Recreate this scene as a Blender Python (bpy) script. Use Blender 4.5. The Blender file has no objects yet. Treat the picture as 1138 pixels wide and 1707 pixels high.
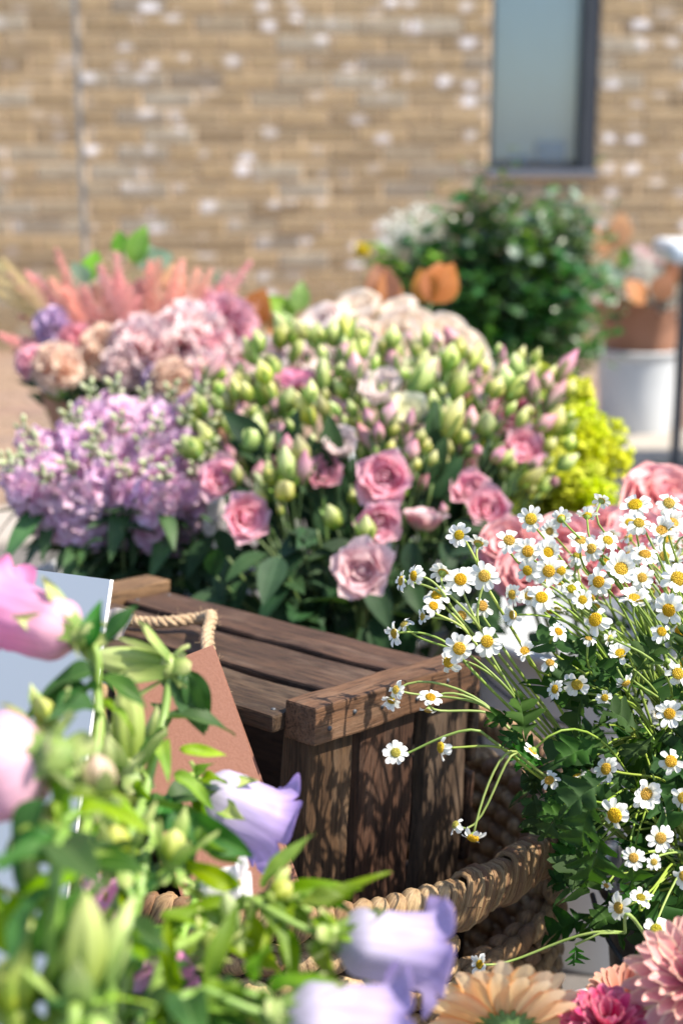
import bpy, bmesh, math, random
from mathutils import Vector, Matrix
from math import sin, cos, pi, radians

# ------------------------------------------------------------------ camera, light, exposure
scene = bpy.context.scene
COL = scene.collection
CAM_H, PITCH, FPX = 0.91, radians(13.9), 2500.0
cam_d = bpy.data.cameras.new('camera'); cam = bpy.data.objects.new('camera', cam_d); COL.objects.link(cam)
cam.location = (0, 0, CAM_H); cam.rotation_euler = (pi/2 - PITCH, 0, 0)
cam_d.sensor_fit = 'VERTICAL'; cam_d.sensor_height = 36.0; cam_d.lens = FPX/1707*36
cam_d.clip_start = 0.02; cam_d.clip_end = 300
cam_d.dof.use_dof = True; cam_d.dof.focus_distance = 1.06; cam_d.dof.aperture_fstop = 4.8
scene.camera = cam

SUN_EL, SUN_BETA = radians(53), radians(-17)      # sun stands to the right, a little on the camera's side
sdir = Vector((cos(SUN_BETA)*cos(SUN_EL), sin(SUN_BETA)*cos(SUN_EL), sin(SUN_EL)))
world = bpy.data.worlds.new('World'); scene.world = world; world.use_nodes = True
wn = world.node_tree; wn.nodes.clear()
wo = wn.nodes.new('ShaderNodeOutputWorld'); wb = wn.nodes.new('ShaderNodeBackground'); ws = wn.nodes.new('ShaderNodeTexSky')
ws.sky_type = 'NISHITA'; ws.sun_disc = False; ws.sun_elevation = SUN_EL; ws.sun_rotation = math.atan2(sdir.x, sdir.y)
wb.inputs['Strength'].default_value = 0.14
wn.links.new(ws.outputs[0], wb.inputs[0]); wn.links.new(wb.outputs[0], wo.inputs[0])
sl = bpy.data.lights.new('sun', 'SUN'); sl.energy = 4.8; sl.angle = radians(0.6); sl.color = (1.0, 0.92, 0.78)
so = bpy.data.objects.new('sun', sl); COL.objects.link(so)
so.rotation_euler = (-sdir).to_track_quat('-Z', 'Y').to_euler()
scene.view_settings.view_transform = 'Standard'; scene.view_settings.look = 'None'
scene.view_settings.exposure = 1.0; scene.view_settings.gamma = 1
scene.render.engine = 'CYCLES'
scene.cycles.use_denoising = True
scene.cycles.max_bounces = 10; scene.cycles.transparent_max_bounces = 12

# ------------------------------------------------------------------ layout helpers
FWD = Vector((0, cos(PITCH), -sin(PITCH))); UPV = Vector((0, sin(PITCH), cos(PITCH))); RGT = Vector((1, 0, 0))
def P(x, y, d):
    u = (x-569)/FPX; v = (y-853.5)/FPX
    return Vector((0, 0, CAM_H)) + d*(FWD + u*RGT - v*UPV)
def D(fx, fy, fz):
    return (fx*RGT + fy*UPV - fz*FWD).normalized()
def basis(z, roll=0.0, up=Vector((0, 0, 1))):
    z = z.normalized()
    if abs(z.dot(up)) > 0.98: up = Vector((0, 1, 0.01))
    x = up.cross(z).normalized(); y = z.cross(x)
    m = Matrix((x, y, z)).transposed()
    return (m @ Matrix.Rotation(roll, 3, 'Z')).to_4x4()

class MB:
    def __init__(s): s.v = []; s.f = []; s.uv = []; s.mi = []
    def add(s, verts, faces, uvs=None, mat=0, M=None):
        o = len(s.v)
        for i, p in enumerate(verts):
            p = Vector(p)
            if M is not None: p = M @ p
            s.v.append(p[:]); s.uv.append(uvs[i] if uvs else (0.5, 0.5))
        for f in faces: s.f.append(tuple(o+k for k in f)); s.mi.append(mat)
    def grid(s, fn, nu, nv, mat=0, M=None, wrap=False):
        vs = []; uv = []
        for j in range(nv+1):
            for i in range(nu + (0 if wrap else 1)):
                u = i/nu; v = j/nv
                vs.append(fn(u, v)); uv.append((u, v))
        w = nu if wrap else nu+1; fs = []
        for j in range(nv):
            for i in range(nu):
                a = j*w+i; b = j*w+(i+1) % w if wrap else a+1
                fs.append((a, b, b+w, a+w))
        s.add(vs, fs, uv, mat, M)
    def box(s, a, b, mat=0, M=None, bev=0.0):
        x0, y0, z0 = a; x1, y1, z1 = b
        if bev <= 0:
            vs = [(x0,y0,z0),(x1,y0,z0),(x1,y1,z0),(x0,y1,z0),(x0,y0,z1),(x1,y0,z1),(x1,y1,z1),(x0,y1,z1)]
            s.add(vs, [(3,2,1,0),(4,5,6,7),(0,1,5,4),(1,2,6,5),(2,3,7,6),(3,0,4,7)], None, mat, M); return
        bm = bmesh.new(); bmesh.ops.create_cube(bm, size=1.0)
        for q in bm.verts: q.co = Vector(((x0+x1)/2+q.co.x*(x1-x0), (y0+y1)/2+q.co.y*(y1-y0), (z0+z1)/2+q.co.z*(z1-z0)))
        bmesh.ops.bevel(bm, geom=bm.edges[:], offset=bev, segments=2, profile=0.6, affect='EDGES')
        bm.verts.index_update()
        s.add([q.co.copy() for q in bm.verts], [tuple(q.index for q in f.verts) for f in bm.faces], None, mat, M); bm.free()
    def tube(s, pts, rad, seg=6, mat=0, M=None, cap=True):
        pts = [Vector(p) for p in pts]; n = len(pts)
        if not hasattr(rad, '__len__'): rad = [rad]*n
        vs = []; uv = []; nrm = None
        for i, p in enumerate(pts):
            t = (pts[min(i+1, n-1)] - pts[max(i-1, 0)])
            t = t.normalized() if t.length > 1e-9 else Vector((0, 0, 1))
            if nrm is None:
                nrm = t.orthogonal().normalized()
            nrm = (nrm - t*nrm.dot(t))
            nrm = nrm.normalized() if nrm.length > 1e-6 else t.orthogonal().normalized()
            b = t.cross(nrm)
            for k in range(seg):
                a = 2*pi*k/seg
                vs.append(p + rad[i]*(cos(a)*nrm + sin(a)*b)); uv.append((k/seg, i/max(1, n-1)))
        fs = []
        for i in range(n-1):
            for k in range(seg):
                a = i*seg+k; b = i*seg+(k+1) % seg
                fs.append((a, b, b+seg, a+seg))
        if cap: fs.append(tuple(range(seg))[::-1]); fs.append(tuple((n-1)*seg+k for k in range(seg)))
        s.add(vs, fs, uv, mat, M)
    def lathe(s, prof, seg=16, mat=0, M=None):
        def fn(u, v):
            i = min(int(v*(len(prof)-1)+1e-6), len(prof)-1); r, z = prof[i]
            return (r*cos(2*pi*u), r*sin(2*pi*u), z)
        s.grid(fn, seg, len(prof)-1, mat, M, wrap=True)
    def ell(s, c, r, seg=8, rings=6, mat=0, M=None):
        def fn(u, v):
            a = -pi/2 + pi*v
            rr = max(cos(a), 1e-3)
            return (c[0]+r[0]*rr*cos(2*pi*u), c[1]+r[1]*rr*sin(2*pi*u), c[2]+r[2]*sin(a))
        s.grid(fn, seg, rings, mat, M, wrap=True)
    def mesh(s, name, mats, smooth=True):
        me = bpy.data.meshes.new(name); me.from_pydata(s.v, [], s.f)
        ul = me.uv_layers.new(name='UVMap')
        idx = [0]*len(me.loops); me.loops.foreach_get('vertex_index', idx)
        flat = []
        for i in idx: flat.extend(s.uv[i])
        ul.data.foreach_set('uv', flat)
        me.polygons.foreach_set('material_index', s.mi)
        me.polygons.foreach_set('use_smooth', [smooth]*len(me.polygons))
        for m in (mats if isinstance(mats, (list, tuple)) else [mats]): me.materials.append(m)
        me.update(); return me

def obj(name, me, parent=None, M=None, base=None):
    o = bpy.data.objects.new(name, me); COL.objects.link(o)
    if M is None: M = Matrix.Identity(4)
    if base is not None: M = Matrix.Translation(-Vector(base)) @ M
    if parent: o.parent = parent
    o.matrix_basis = M
    return o
def tag(o, label=None, cat=None, group=None, kind=None):
    if label: o['label'] = label
    if cat: o['category'] = cat
    if group: o['group'] = group
    if kind: o['kind'] = kind
    return o
def thing(name, label, cat, loc, group=None):
    o = bpy.data.objects.new(name, None); COL.objects.link(o); o.location = loc; o.empty_display_size = 0.02
    return tag(o, label, cat, group)
def TRS(p, R, s=1.0): return Matrix.Translation(p) @ R @ Matrix.Scale(s, 4)
def bez(a, b, c, d, n):
    out = []
    for i in range(n+1):
        t = i/n; q = 1-t
        out.append(a*q**3 + b*3*q*q*t + c*3*q*t*t + d*t**3)
    return out

# ------------------------------------------------------------------ materials
def nm(name):
    m = bpy.data.materials.new(name); m.use_nodes = True; nt = m.node_tree; nt.nodes.clear()
    out = nt.nodes.new('ShaderNodeOutputMaterial'); bs = nt.nodes.new('ShaderNodeBsdfPrincipled')
    nt.links.new(bs.outputs[0], out.inputs[0]); return m, nt, bs, out
def N(nt, t, **kw):
    n = nt.nodes.new(t)
    for k, v in kw.items():
        if k in n.inputs.keys() if isinstance(k, str) else False: n.inputs[k].default_value = v
        else: setattr(n, k, v)
    return n
def rgba(c): return (c[0], c[1], c[2], 1)
def mixc(nt, fac, a, b, mode='MIX'):
    n = nt.nodes.new('ShaderNodeMix'); n.data_type = 'RGBA'; n.blend_type = mode
    for sock, val in ((n.inputs[0], fac), (n.inputs[6], a), (n.inputs[7], b)):
        if hasattr(val, 'is_output'): nt.links.new(val, sock)
        else: sock.default_value = rgba(val) if isinstance(val, (tuple, list)) else val
    return n.outputs[2]
def ramp(nt, src, stops):
    r = nt.nodes.new('ShaderNodeValToRGB'); e = r.color_ramp.elements
    while len(e) < len(stops): e.new(0.5)
    for k, (p, c) in zip(e, stops):
        k.position = p; k.color = rgba(c) if isinstance(c, (tuple, list)) else (c, c, c, 1)
    nt.links.new(src, r.inputs[0]); return r.outputs[0]
def noise(nt, scale, detail=3, vec=None, rough=0.5):
    n = nt.nodes.new('ShaderNodeTexNoise'); n.inputs['Scale'].default_value = scale; n.inputs['Detail'].default_value = detail
    n.inputs['Roughness'].default_value = rough
    if vec is not None: nt.links.new(vec, n.inputs['Vector'])
    return n.outputs[0]
def objvec(nt, scale=(1, 1, 1), kind='Object', rand=True):
    tc = nt.nodes.new('ShaderNodeTexCoord'); mp = nt.nodes.new('ShaderNodeMapping'); mp.inputs['Scale'].default_value = scale
    nt.links.new(tc.outputs[kind], mp.inputs[0])
    if rand:
        oi = nt.nodes.new('ShaderNodeObjectInfo'); ml = nt.nodes.new('ShaderNodeMath'); ml.operation = 'MULTIPLY'; ml.inputs[1].default_value = 37.0
        nt.links.new(oi.outputs['Random'], ml.inputs[0]); cb = nt.nodes.new('ShaderNodeCombineXYZ')
        for i in range(3): nt.links.new(ml.outputs[0], cb.inputs[i])
        nt.links.new(cb.outputs[0], mp.inputs['Location'])
    return mp.outputs[0]
def orand(nt):
    return nt.nodes.new('ShaderNodeObjectInfo').outputs['Random']
def hsv(nt, col, src, h=0.02, v=0.25, s=0.1):
    n = nt.nodes.new('ShaderNodeHueSaturation')
    def mr(lo, hi, mul):
        a = nt.nodes.new('ShaderNodeMath'); a.operation = 'MULTIPLY'; a.inputs[1].default_value = mul; nt.links.new(src, a.inputs[0])
        f = nt.nodes.new('ShaderNodeMath'); f.operation = 'FRACT'; nt.links.new(a.outputs[0], f.inputs[0])
        m = nt.nodes.new('ShaderNodeMapRange'); m.inputs[3].default_value = lo; m.inputs[4].default_value = hi
        nt.links.new(f.outputs[0], m.inputs[0]); return m.outputs[0]
    nt.links.new(mr(0.5-h, 0.5+h, 1.0), n.inputs['Hue']); nt.links.new(mr(1-v, 1+v, 7.31), n.inputs['Value']); nt.links.new(mr(1-s, 1+s, 13.7), n.inputs['Saturation'])
    if hasattr(col, 'is_output'): nt.links.new(col, n.inputs['Color'])
    else: n.inputs['Color'].default_value = rgba(col)
    return n.outputs[0]
def bump(nt, bs, h, strength=0.3, dist=0.01):
    b = nt.nodes.new('ShaderNodeBump'); b.inputs['Strength'].default_value = strength; b.inputs['Distance'].default_value = dist
    nt.links.new(h, b.inputs['Height']); nt.links.new(b.outputs[0], bs.inputs['Normal'])
def setc(nt, bs, c):
    if hasattr(c, 'is_output'): nt.links.new(c, bs.inputs['Base Color'])
    else: bs.inputs['Base Color'].default_value = rgba(c)
def translucent(nt, bs, out, c, fac):
    t = nt.nodes.new('ShaderNodeBsdfTranslucent'); mx = nt.nodes.new('ShaderNodeMixShader'); mx.inputs[0].default_value = fac
    if hasattr(c, 'is_output'): nt.links.new(c, t.inputs[0])
    else: t.inputs[0].default_value = rgba(c)
    nt.links.new(bs.outputs[0], mx.inputs[1]); nt.links.new(t.outputs[0], mx.inputs[2]); nt.links.new(mx.outputs[0], out.inputs[0])

def petal_mat(name, base, mid, tip, edge=None, trans=0.4, rough=0.5, var=0.12, hue=0.012, veins=90.0):
    m, nt, bs, out = nm(name)
    uv = nt.nodes.new('ShaderNodeUVMap'); sp = nt.nodes.new('ShaderNodeSeparateXYZ'); nt.links.new(uv.outputs[0], sp.inputs[0])
    c = ramp(nt, sp.outputs[1], [(0.0, base), (0.45, mid), (1.0, tip)])
    if edge is not None:
        a = nt.nodes.new('ShaderNodeMath'); a.operation = 'SUBTRACT'; a.inputs[1].default_value = 0.5; nt.links.new(sp.outputs[0], a.inputs[0])
        b = nt.nodes.new('ShaderNodeMath'); b.operation = 'ABSOLUTE'; nt.links.new(a.outputs[0], b.inputs[0])
        e = ramp(nt, b.outputs[0], [(0.3, 0.0), (0.49, 1.0)])
        c = mixc(nt, e, c, edge)
    mp = nt.nodes.new('ShaderNodeMapping'); mp.inputs['Scale'].default_value = (1.0, 0.06, 1.0); nt.links.new(uv.outputs[0], mp.inputs[0])
    v = noise(nt, veins*0.25, 3, mp.outputs[0])
    vf = ramp(nt, v, [(0.35, 0.86), (0.65, 1.06)])
    c = mixc(nt, 1.0, c, vf, 'MULTIPLY')
    c = hsv(nt, c, orand(nt), hue, var, 0.12)
    setc(nt, bs, c); bs.inputs['Roughness'].default_value = rough
    bs.inputs['Specular IOR Level'].default_value = 0.35
    bump(nt, bs, v, 0.25, 0.0015)
    translucent(nt, bs, out, c, trans)
    return m
def leaf_mat(name, col, col2, vein, trans=0.35, rough=0.42, var=0.25, hue=0.02):
    m, nt, bs, out = nm(name)
    ov = objvec(nt)
    n = noise(nt, 40, 3, ov)
    c = mixc(nt, ramp(nt, n, [(0.35, 0.0), (0.65, 1.0)]), col, col2)
    uv = nt.nodes.new('ShaderNodeUVMap'); sp = nt.nodes.new('ShaderNodeSeparateXYZ'); nt.links.new(uv.outputs[0], sp.inputs[0])
    a = nt.nodes.new('ShaderNodeMath'); a.operation = 'SUBTRACT'; a.inputs[1].default_value = 0.5; nt.links.new(sp.outputs[0], a.inputs[0])
    b = nt.nodes.new('ShaderNodeMath'); b.operation = 'ABSOLUTE'; nt.links.new(a.outputs[0], b.inputs[0])
    e = ramp(nt, b.outputs[0], [(0.0, 0.75), (0.05, 0.0)])
    c = mixc(nt, e, c, vein)
    c = hsv(nt, c, orand(nt), hue, var, 0.15)
    setc(nt, bs, c); bs.inputs['Roughness'].default_value = rough; bs.inputs['Specular IOR Level'].default_value = 0.5 if rough < 0.5 else 0.22
    bump(nt, bs, n, 0.3, 0.002)
    tc = mixc(nt, 1.0, c, (1.35, 1.5, 0.5), 'MULTIPLY')
    translucent(nt, bs, out, tc, trans)
    return m
def plain(name, col, rough=0.6, col2=None, scale=20, bmp=0.0, var=0.0, trans=0, metal=0.0, det=4):
    m, nt, bs, out = nm(name)
    ov = objvec(nt, rand=var > 0)
    n = noise(nt, scale, det, ov)
    c = mixc(nt, ramp(nt, n, [(0.3, 0.0), (0.7, 1.0)]), col, col2) if col2 else col
    if var: c = hsv(nt, c, orand(nt), 0.012, var, 0.1)
    setc(nt, bs, c); bs.inputs['Roughness'].default_value = rough; bs.inputs['Metallic'].default_value = metal
    if bmp: bump(nt, bs, n, bmp, 0.004)
    if trans: translucent(nt, bs, out, c, trans)
    return m
def wood_mat(name, dark, lightc, wear):
    m, nt, bs, out = nm(name)
    v = objvec(nt, (3.0, 40.0, 40.0))
    n1 = noise(nt, 2.2, 6, v, 0.65)
    v2 = objvec(nt, (9.0, 160.0, 160.0)); n2 = noise(nt, 3.0, 4, v2, 0.7)
    c = mixc(nt, ramp(nt, n1, [(0.32, 0.0), (0.68, 1.0)]), dark, lightc)
    c = mixc(nt, ramp(nt, n2, [(0.40, 0.75), (0.52, 0.0)]), c, tuple(k*0.35 for k in dark))
    n3 = noise(nt, 9, 5, objvec(nt, (1, 3, 3)), 0.7)
    c = mixc(nt, ramp(nt, n3, [(0.52, 0.0), (0.74, 0.7)]), c, wear)
    c = hsv(nt, c, orand(nt), 0.01, 0.2, 0.1)
    setc(nt, bs, c); bs.inputs['Roughness'].default_value = 0.62; bs.inputs['Specular IOR Level'].default_value = 0.35
    h = mixc(nt, 0.5, n1, n2); bump(nt, bs, h, 0.55, 0.0025)
    return m

M_wood = wood_mat('dark stained wood', (0.030, 0.0165, 0.011), (0.092, 0.050, 0.030), (0.155, 0.102, 0.072))
M_wood_rail = wood_mat('worn brown wood', (0.095, 0.049, 0.027), (0.20, 0.112, 0.063), (0.28, 0.185, 0.122))
M_white_petal = petal_mat('white daisy petal', (0.78, 0.80, 0.62), (0.84, 0.84, 0.80), (0.86, 0.86, 0.84), None, 0.35, 0.5, 0.05, 0.005)
M_disc = plain('yellow daisy disc', (0.60, 0.34, 0.012), 0.75, (0.78, 0.52, 0.025), 900, 0.9, 0.12)
M_disc_g = plain('green daisy disc', (0.42, 0.36, 0.03), 0.75, (0.60, 0.48, 0.05), 900, 0.9, 0.12)
M_stem = plain('daisy stem green', (0.25, 0.36, 0.06), 0.5, (0.36, 0.46, 0.11), 60, 0.1, 0.15, 0.25)
M_cham_leaf = leaf_mat('feverfew leaf', (0.020, 0.060, 0.010), (0.034, 0.092, 0.014), (0.055, 0.125, 0.03), 0.30, 0.7)
M_lis_leaf = leaf_mat('dark bluish leaf', (0.020, 0.050, 0.020), (0.034, 0.075, 0.030), (0.06, 0.11, 0.055), 0.22, 0.6)
M_camp_leaf = leaf_mat('bright green leaf', (0.115, 0.225, 0.014), (0.25, 0.38, 0.032), (0.28, 0.40, 0.10), 0.45, 0.5, 0.35)
M_camp_stem = plain('bellflower stem', (0.20, 0.33, 0.06), 0.42, (0.30, 0.44, 0.10), 40, 0.2, 0.12, 0.2)
M_camp_bud = petal_mat('bellflower green bud', (0.14, 0.27, 0.04), (0.38, 0.50, 0.13), (0.60, 0.64, 0.26), (0.24, 0.38, 0.08), 0.35, 0.4, 0.15)
M_lilac = petal_mat('lilac bell', (0.58, 0.54, 0.66), (0.52, 0.45, 0.68), (0.40, 0.30, 0.62), None, 0.38, 0.5, 0.06, 0.006, 130)
M_pinkbell = petal_mat('pink bell', (0.82, 0.50, 0.62), (0.79, 0.38, 0.58), (0.74, 0.30, 0.53), None, 0.38, 0.5, 0.06, 0.006, 130)
M_lis_bud = petal_mat('lisianthus bud', (0.24, 0.36, 0.05), (0.54, 0.60, 0.16), (0.76, 0.76, 0.42), None, 0.4, 0.34, 0.25, 0.03)
M_lis_pinkbud = petal_mat('lisianthus pink bud', (0.36, 0.40, 0.16), (0.66, 0.42, 0.42), (0.70, 0.30, 0.42), None, 0.35, 0.45, 0.2, 0.02)
M_sepal = plain('lisianthus sepal', (0.12, 0.24, 0.04), 0.5, (0.2, 0.34, 0.07), 40, 0, 0.2, 0.3)
M_lis_stem = plain('lisianthus stem', (0.10, 0.17, 0.05), 0.5, (0.17, 0.26, 0.08), 40, 0, 0.2, 0.1)
M_lis_pink = petal_mat('lisianthus pink petal', (0.78, 0.58, 0.44), (0.84, 0.36, 0.48), (0.90, 0.58, 0.67), None, 0.52, 0.45, 0.12, 0.012)
M_lis_mauve = petal_mat('lisianthus mauve petal', (0.60, 0.42, 0.36), (0.70, 0.27, 0.42), (0.76, 0.38, 0.54), None, 0.52, 0.45, 0.12, 0.01)
M_lis_light = petal_mat('lisianthus light pink petal', (0.76, 0.68, 0.50), (0.85, 0.54, 0.58), (0.89, 0.68, 0.71), None, 0.52, 0.45, 0.1, 0.01)
M_lis_white = petal_mat('lisianthus white petal', (0.68, 0.70, 0.45), (0.84, 0.76, 0.72), (0.86, 0.74, 0.73), None, 0.4, 0.45, 0.05, 0.01)
M_lis_cream = petal_mat('lisianthus cream petal', (0.62, 0.68, 0.36), (0.78, 0.78, 0.52), (0.84, 0.82, 0.66), None, 0.4, 0.45, 0.05, 0.01)
M_stock = petal_mat('stock lilac petal', (0.84, 0.80, 0.70), (0.80, 0.49, 0.70), (0.86, 0.64, 0.79), None, 0.4, 0.5, 0.18, 0.018)
M_stock_bud = petal_mat('stock green bud', (0.28, 0.36, 0.16), (0.46, 0.52, 0.28), (0.66, 0.66, 0.50), None, 0.3, 0.5, 0.2, 0.02)
M_peach = petal_mat('peach rose petal', (0.89, 0.64, 0.44), (0.92, 0.77, 0.63), (0.94, 0.87, 0.79), None, 0.55, 0.5, 0.06, 0.012)
M_blush = petal_mat('blush rose petal', (0.88, 0.58, 0.52), (0.91, 0.75, 0.71), (0.94, 0.87, 0.84), None, 0.55, 0.5, 0.06, 0.01)
M_rosepink = petal_mat('dusty pink rose petal', (0.76, 0.34, 0.32), (0.80, 0.37, 0.38), (0.85, 0.48, 0.49), None, 0.35, 0.5, 0.08, 0.01)
M_carn = petal_mat('pale pink carnation petal', (0.84, 0.46, 0.50), (0.90, 0.62, 0.64), (0.93, 0.80, 0.80), None, 0.6, 0.6, 0.08, 0.01)
M_carnpeach = petal_mat('peach carnation petal', (0.88, 0.54, 0.40), (0.91, 0.66, 0.52), (0.92, 0.76, 0.64), None, 0.52, 0.6, 0.08, 0.01)
M_carnhot = petal_mat('hot pink carnation petal', (0.80, 0.28, 0.38), (0.86, 0.40, 0.50), (0.89, 0.54, 0.62), None, 0.5, 0.6, 0.08, 0.01)
M_purple = petal_mat('purple statice petal', (0.42, 0.28, 0.48), (0.50, 0.34, 0.58), (0.62, 0.46, 0.68), None, 0.3, 0.6, 0.2, 0.02)
M_ast_pink = plain('pink plume', (0.86, 0.42, 0.44), 0.7, (0.90, 0.58, 0.56), 90, 0, 0.2, 0.5)
M_ast_rust = plain('rust plume', (0.85, 0.45, 0.38), 0.7, (0.90, 0.58, 0.48), 90, 0, 0.2, 0.5)
M_ast_straw = plain('straw plume', (0.60, 0.50, 0.24), 0.7, (0.72, 0.62, 0.36), 90, 0, 0.2, 0.35)
M_gyp = plain('gypsophila white', (0.74, 0.74, 0.66), 0.6, (0.80, 0.80, 0.76), 90, 0, 0.1, 0.3)
M_yellow = plain('yellow green blossom', (0.50, 0.56, 0.02), 0.6, (0.68, 0.70, 0.05), 60, 0, 0.2, 0.35)
M_bush = leaf_mat('dark shrub leaf', (0.035, 0.095, 0.03), (0.07, 0.16, 0.05), (0.11, 0.2, 0.09), 0.35, 0.26, 0.4, 0.03)
M_euc = leaf_mat('grey eucalyptus leaf', (0.14, 0.22, 0.16), (0.24, 0.32, 0.24), (0.3, 0.38, 0.3), 0.25, 0.35, 0.2, 0.02)
M_lime = leaf_mat('light green leaf', (0.12, 0.26, 0.03), (0.2, 0.38, 0.05), (0.3, 0.45, 0.12), 0.4, 0.4, 0.2, 0.02)
M_rustleaf = leaf_mat('rust leaf', (0.38, 0.16, 0.07), (0.46, 0.21, 0.10), (0.45, 0.24, 0.12), 0.35, 0.5, 0.15, 0.01)
M_ger_peach = petal_mat('peach gerbera petal', (0.86, 0.72, 0.40), (0.88, 0.72, 0.46), (0.88, 0.64, 0.40), (0.86, 0.44, 0.20), 0.68, 0.45, 0.07, 0.008)
M_ger_pink = petal_mat('pink gerbera petal', (0.66, 0.18, 0.26), (0.74, 0.30, 0.36), (0.82, 0.50, 0.44), (0.87, 0.72, 0.56), 0.35, 0.45, 0.1, 0.01)
M_ger_cream = petal_mat('cream backed gerbera petal', (0.74, 0.30, 0.30), (0.80, 0.60, 0.34), (0.84, 0.74, 0.46), (0.82, 0.50, 0.42), 0.35, 0.45, 0.1, 0.01)
M_ger_crim = petal_mat('crimson gerbera petal', (0.34, 0.01, 0.05), (0.55, 0.03, 0.14), (0.72, 0.16, 0.28), (0.80, 0.38, 0.45), 0.3, 0.45, 0.12, 0.01)
M_ger_brown = petal_mat('terracotta gerbera petal', (0.50, 0.13, 0.10), (0.62, 0.24, 0.16), (0.70, 0.36, 0.26), (0.74, 0.45, 0.36), 0.3, 0.45, 0.1, 0.01)
M_ger_calyx = plain('gerbera calyx', (0.09, 0.19, 0.04), 0.5, (0.16, 0.29, 0.07), 200, 0.2, 0.15, 0.2)
M_bucket_w = plain('white plastic', (0.52, 0.54, 0.57), 0.38, (0.56, 0.58, 0.60), 6)
M_bucket_g = plain('grey plastic', (0.36, 0.36, 0.36), 0.5, (0.42, 0.42, 0.42), 8)
M_bucket_d = plain('dark grey plastic', (0.05, 0.05, 0.055), 0.42, (0.07, 0.07, 0.075), 8)
M_water = plain('bucket water', (0.02, 0.03, 0.02), 0.08)
M_board = plain('pale grey board', (0.56, 0.59, 0.63), 0.5, (0.585, 0.615, 0.65), 5)
M_board_edge = plain('white foam edge', (0.80, 0.80, 0.80), 0.6, (0.74, 0.74, 0.74), 120, 0.1)
M_kraft = plain('rust kraft paper', (0.33, 0.150, 0.098), 0.75, (0.37, 0.175, 0.118), 500, 0.08, det=3, trans=0.12)
M_kraft2 = plain('brown wrapping paper', (0.36, 0.17, 0.10), 0.75, (0.44, 0.22, 0.14), 12, 0.2, trans=0.15)
M_twine = plain('jute twine', (0.42, 0.28, 0.16), 0.9, (0.58, 0.42, 0.27), 500, 0.9)
M_glassine = plain('glassine ribbon', (0.62, 0.52, 0.50), 0.2, (0.74, 0.66, 0.62), 30, 0, 0, 0.5)
M_anthracite = plain('anthracite frame', (0.022, 0.026, 0.036), 0.4, (0.03, 0.034, 0.045), 10)
M_sill = plain('grey metal sill', (0.11, 0.125, 0.16), 0.35, (0.14, 0.155, 0.19), 10)
M_mortar = plain('sandy mortar', (0.62, 0.45, 0.27), 0.9, (0.70, 0.52, 0.33), 60, 0.5)
M_joint = plain('grey sealant', (0.16, 0.17, 0.18), 0.7, (0.20, 0.21, 0.22), 20)
M_blind = plain('pale blind', (0.80, 0.82, 0.82), 0.8, (0.82, 0.84, 0.84), 12)
M_room = plain('dim room plaster', (0.26, 0.33, 0.37), 0.8, (0.31, 0.38, 0.42), 6)
M_bluebox = plain('pale blue folder', (0.24, 0.42, 0.66), 0.6, (0.28, 0.46, 0.70), 6)
M_table_w = plain('white laminate', (0.74, 0.76, 0.80), 0.35, (0.77, 0.79, 0.82), 8)
M_steel = plain('dark steel', (0.05, 0.055, 0.065), 0.4, (0.07, 0.075, 0.085), 20)
M_kerb = plain('pale kerb stone', (0.33, 0.29, 0.25), 0.85, (0.40, 0.355, 0.31), 30, 0.4, 0.08)
M_paver = plain('brown paver', (0.20, 0.135, 0.102), 0.85, (0.26, 0.18, 0.138), 24, 0.4, 0.16)

def wicker_mat():
    m, nt, bs, out = nm('seagrass')
    g = nt.nodes.new('ShaderNodeNewGeometry')
    uv = nt.nodes.new('ShaderNodeUVMap'); mp = nt.nodes.new('ShaderNodeMapping'); mp.inputs['Scale'].default_value = (9, 0.6, 1)
    nt.links.new(uv.outputs[0], mp.inputs[0])
    n = noise(nt, 4, 4, mp.outputs[0], 0.7)
    ad = nt.nodes.new('ShaderNodeMath'); ad.operation = 'ADD'; nt.links.new(g.outputs['Random Per Island'], ad.inputs[0]); nt.links.new(orand(nt), ad.inputs[1])
    fr = nt.nodes.new('ShaderNodeMath'); fr.operation = 'FRACT'; nt.links.new(ad.outputs[0], fr.inputs[0])
    c = ramp(nt, fr.outputs[0], [(0.0, (0.20, 0.10, 0.05)), (0.3, (0.33, 0.195, 0.09)), (0.7, (0.43, 0.275, 0.135)), (1.0, (0.53, 0.37, 0.195))])
    c = mixc(nt, ramp(nt, n, [(0.36, 0.9), (0.6, 0.0)]), c, (0.11, 0.055, 0.028))
    setc(nt, bs, c); bs.inputs['Roughness'].default_value = 0.5; bump(nt, bs, n, 0.7, 0.0025)
    return m
M_wick = wicker_mat()
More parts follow.
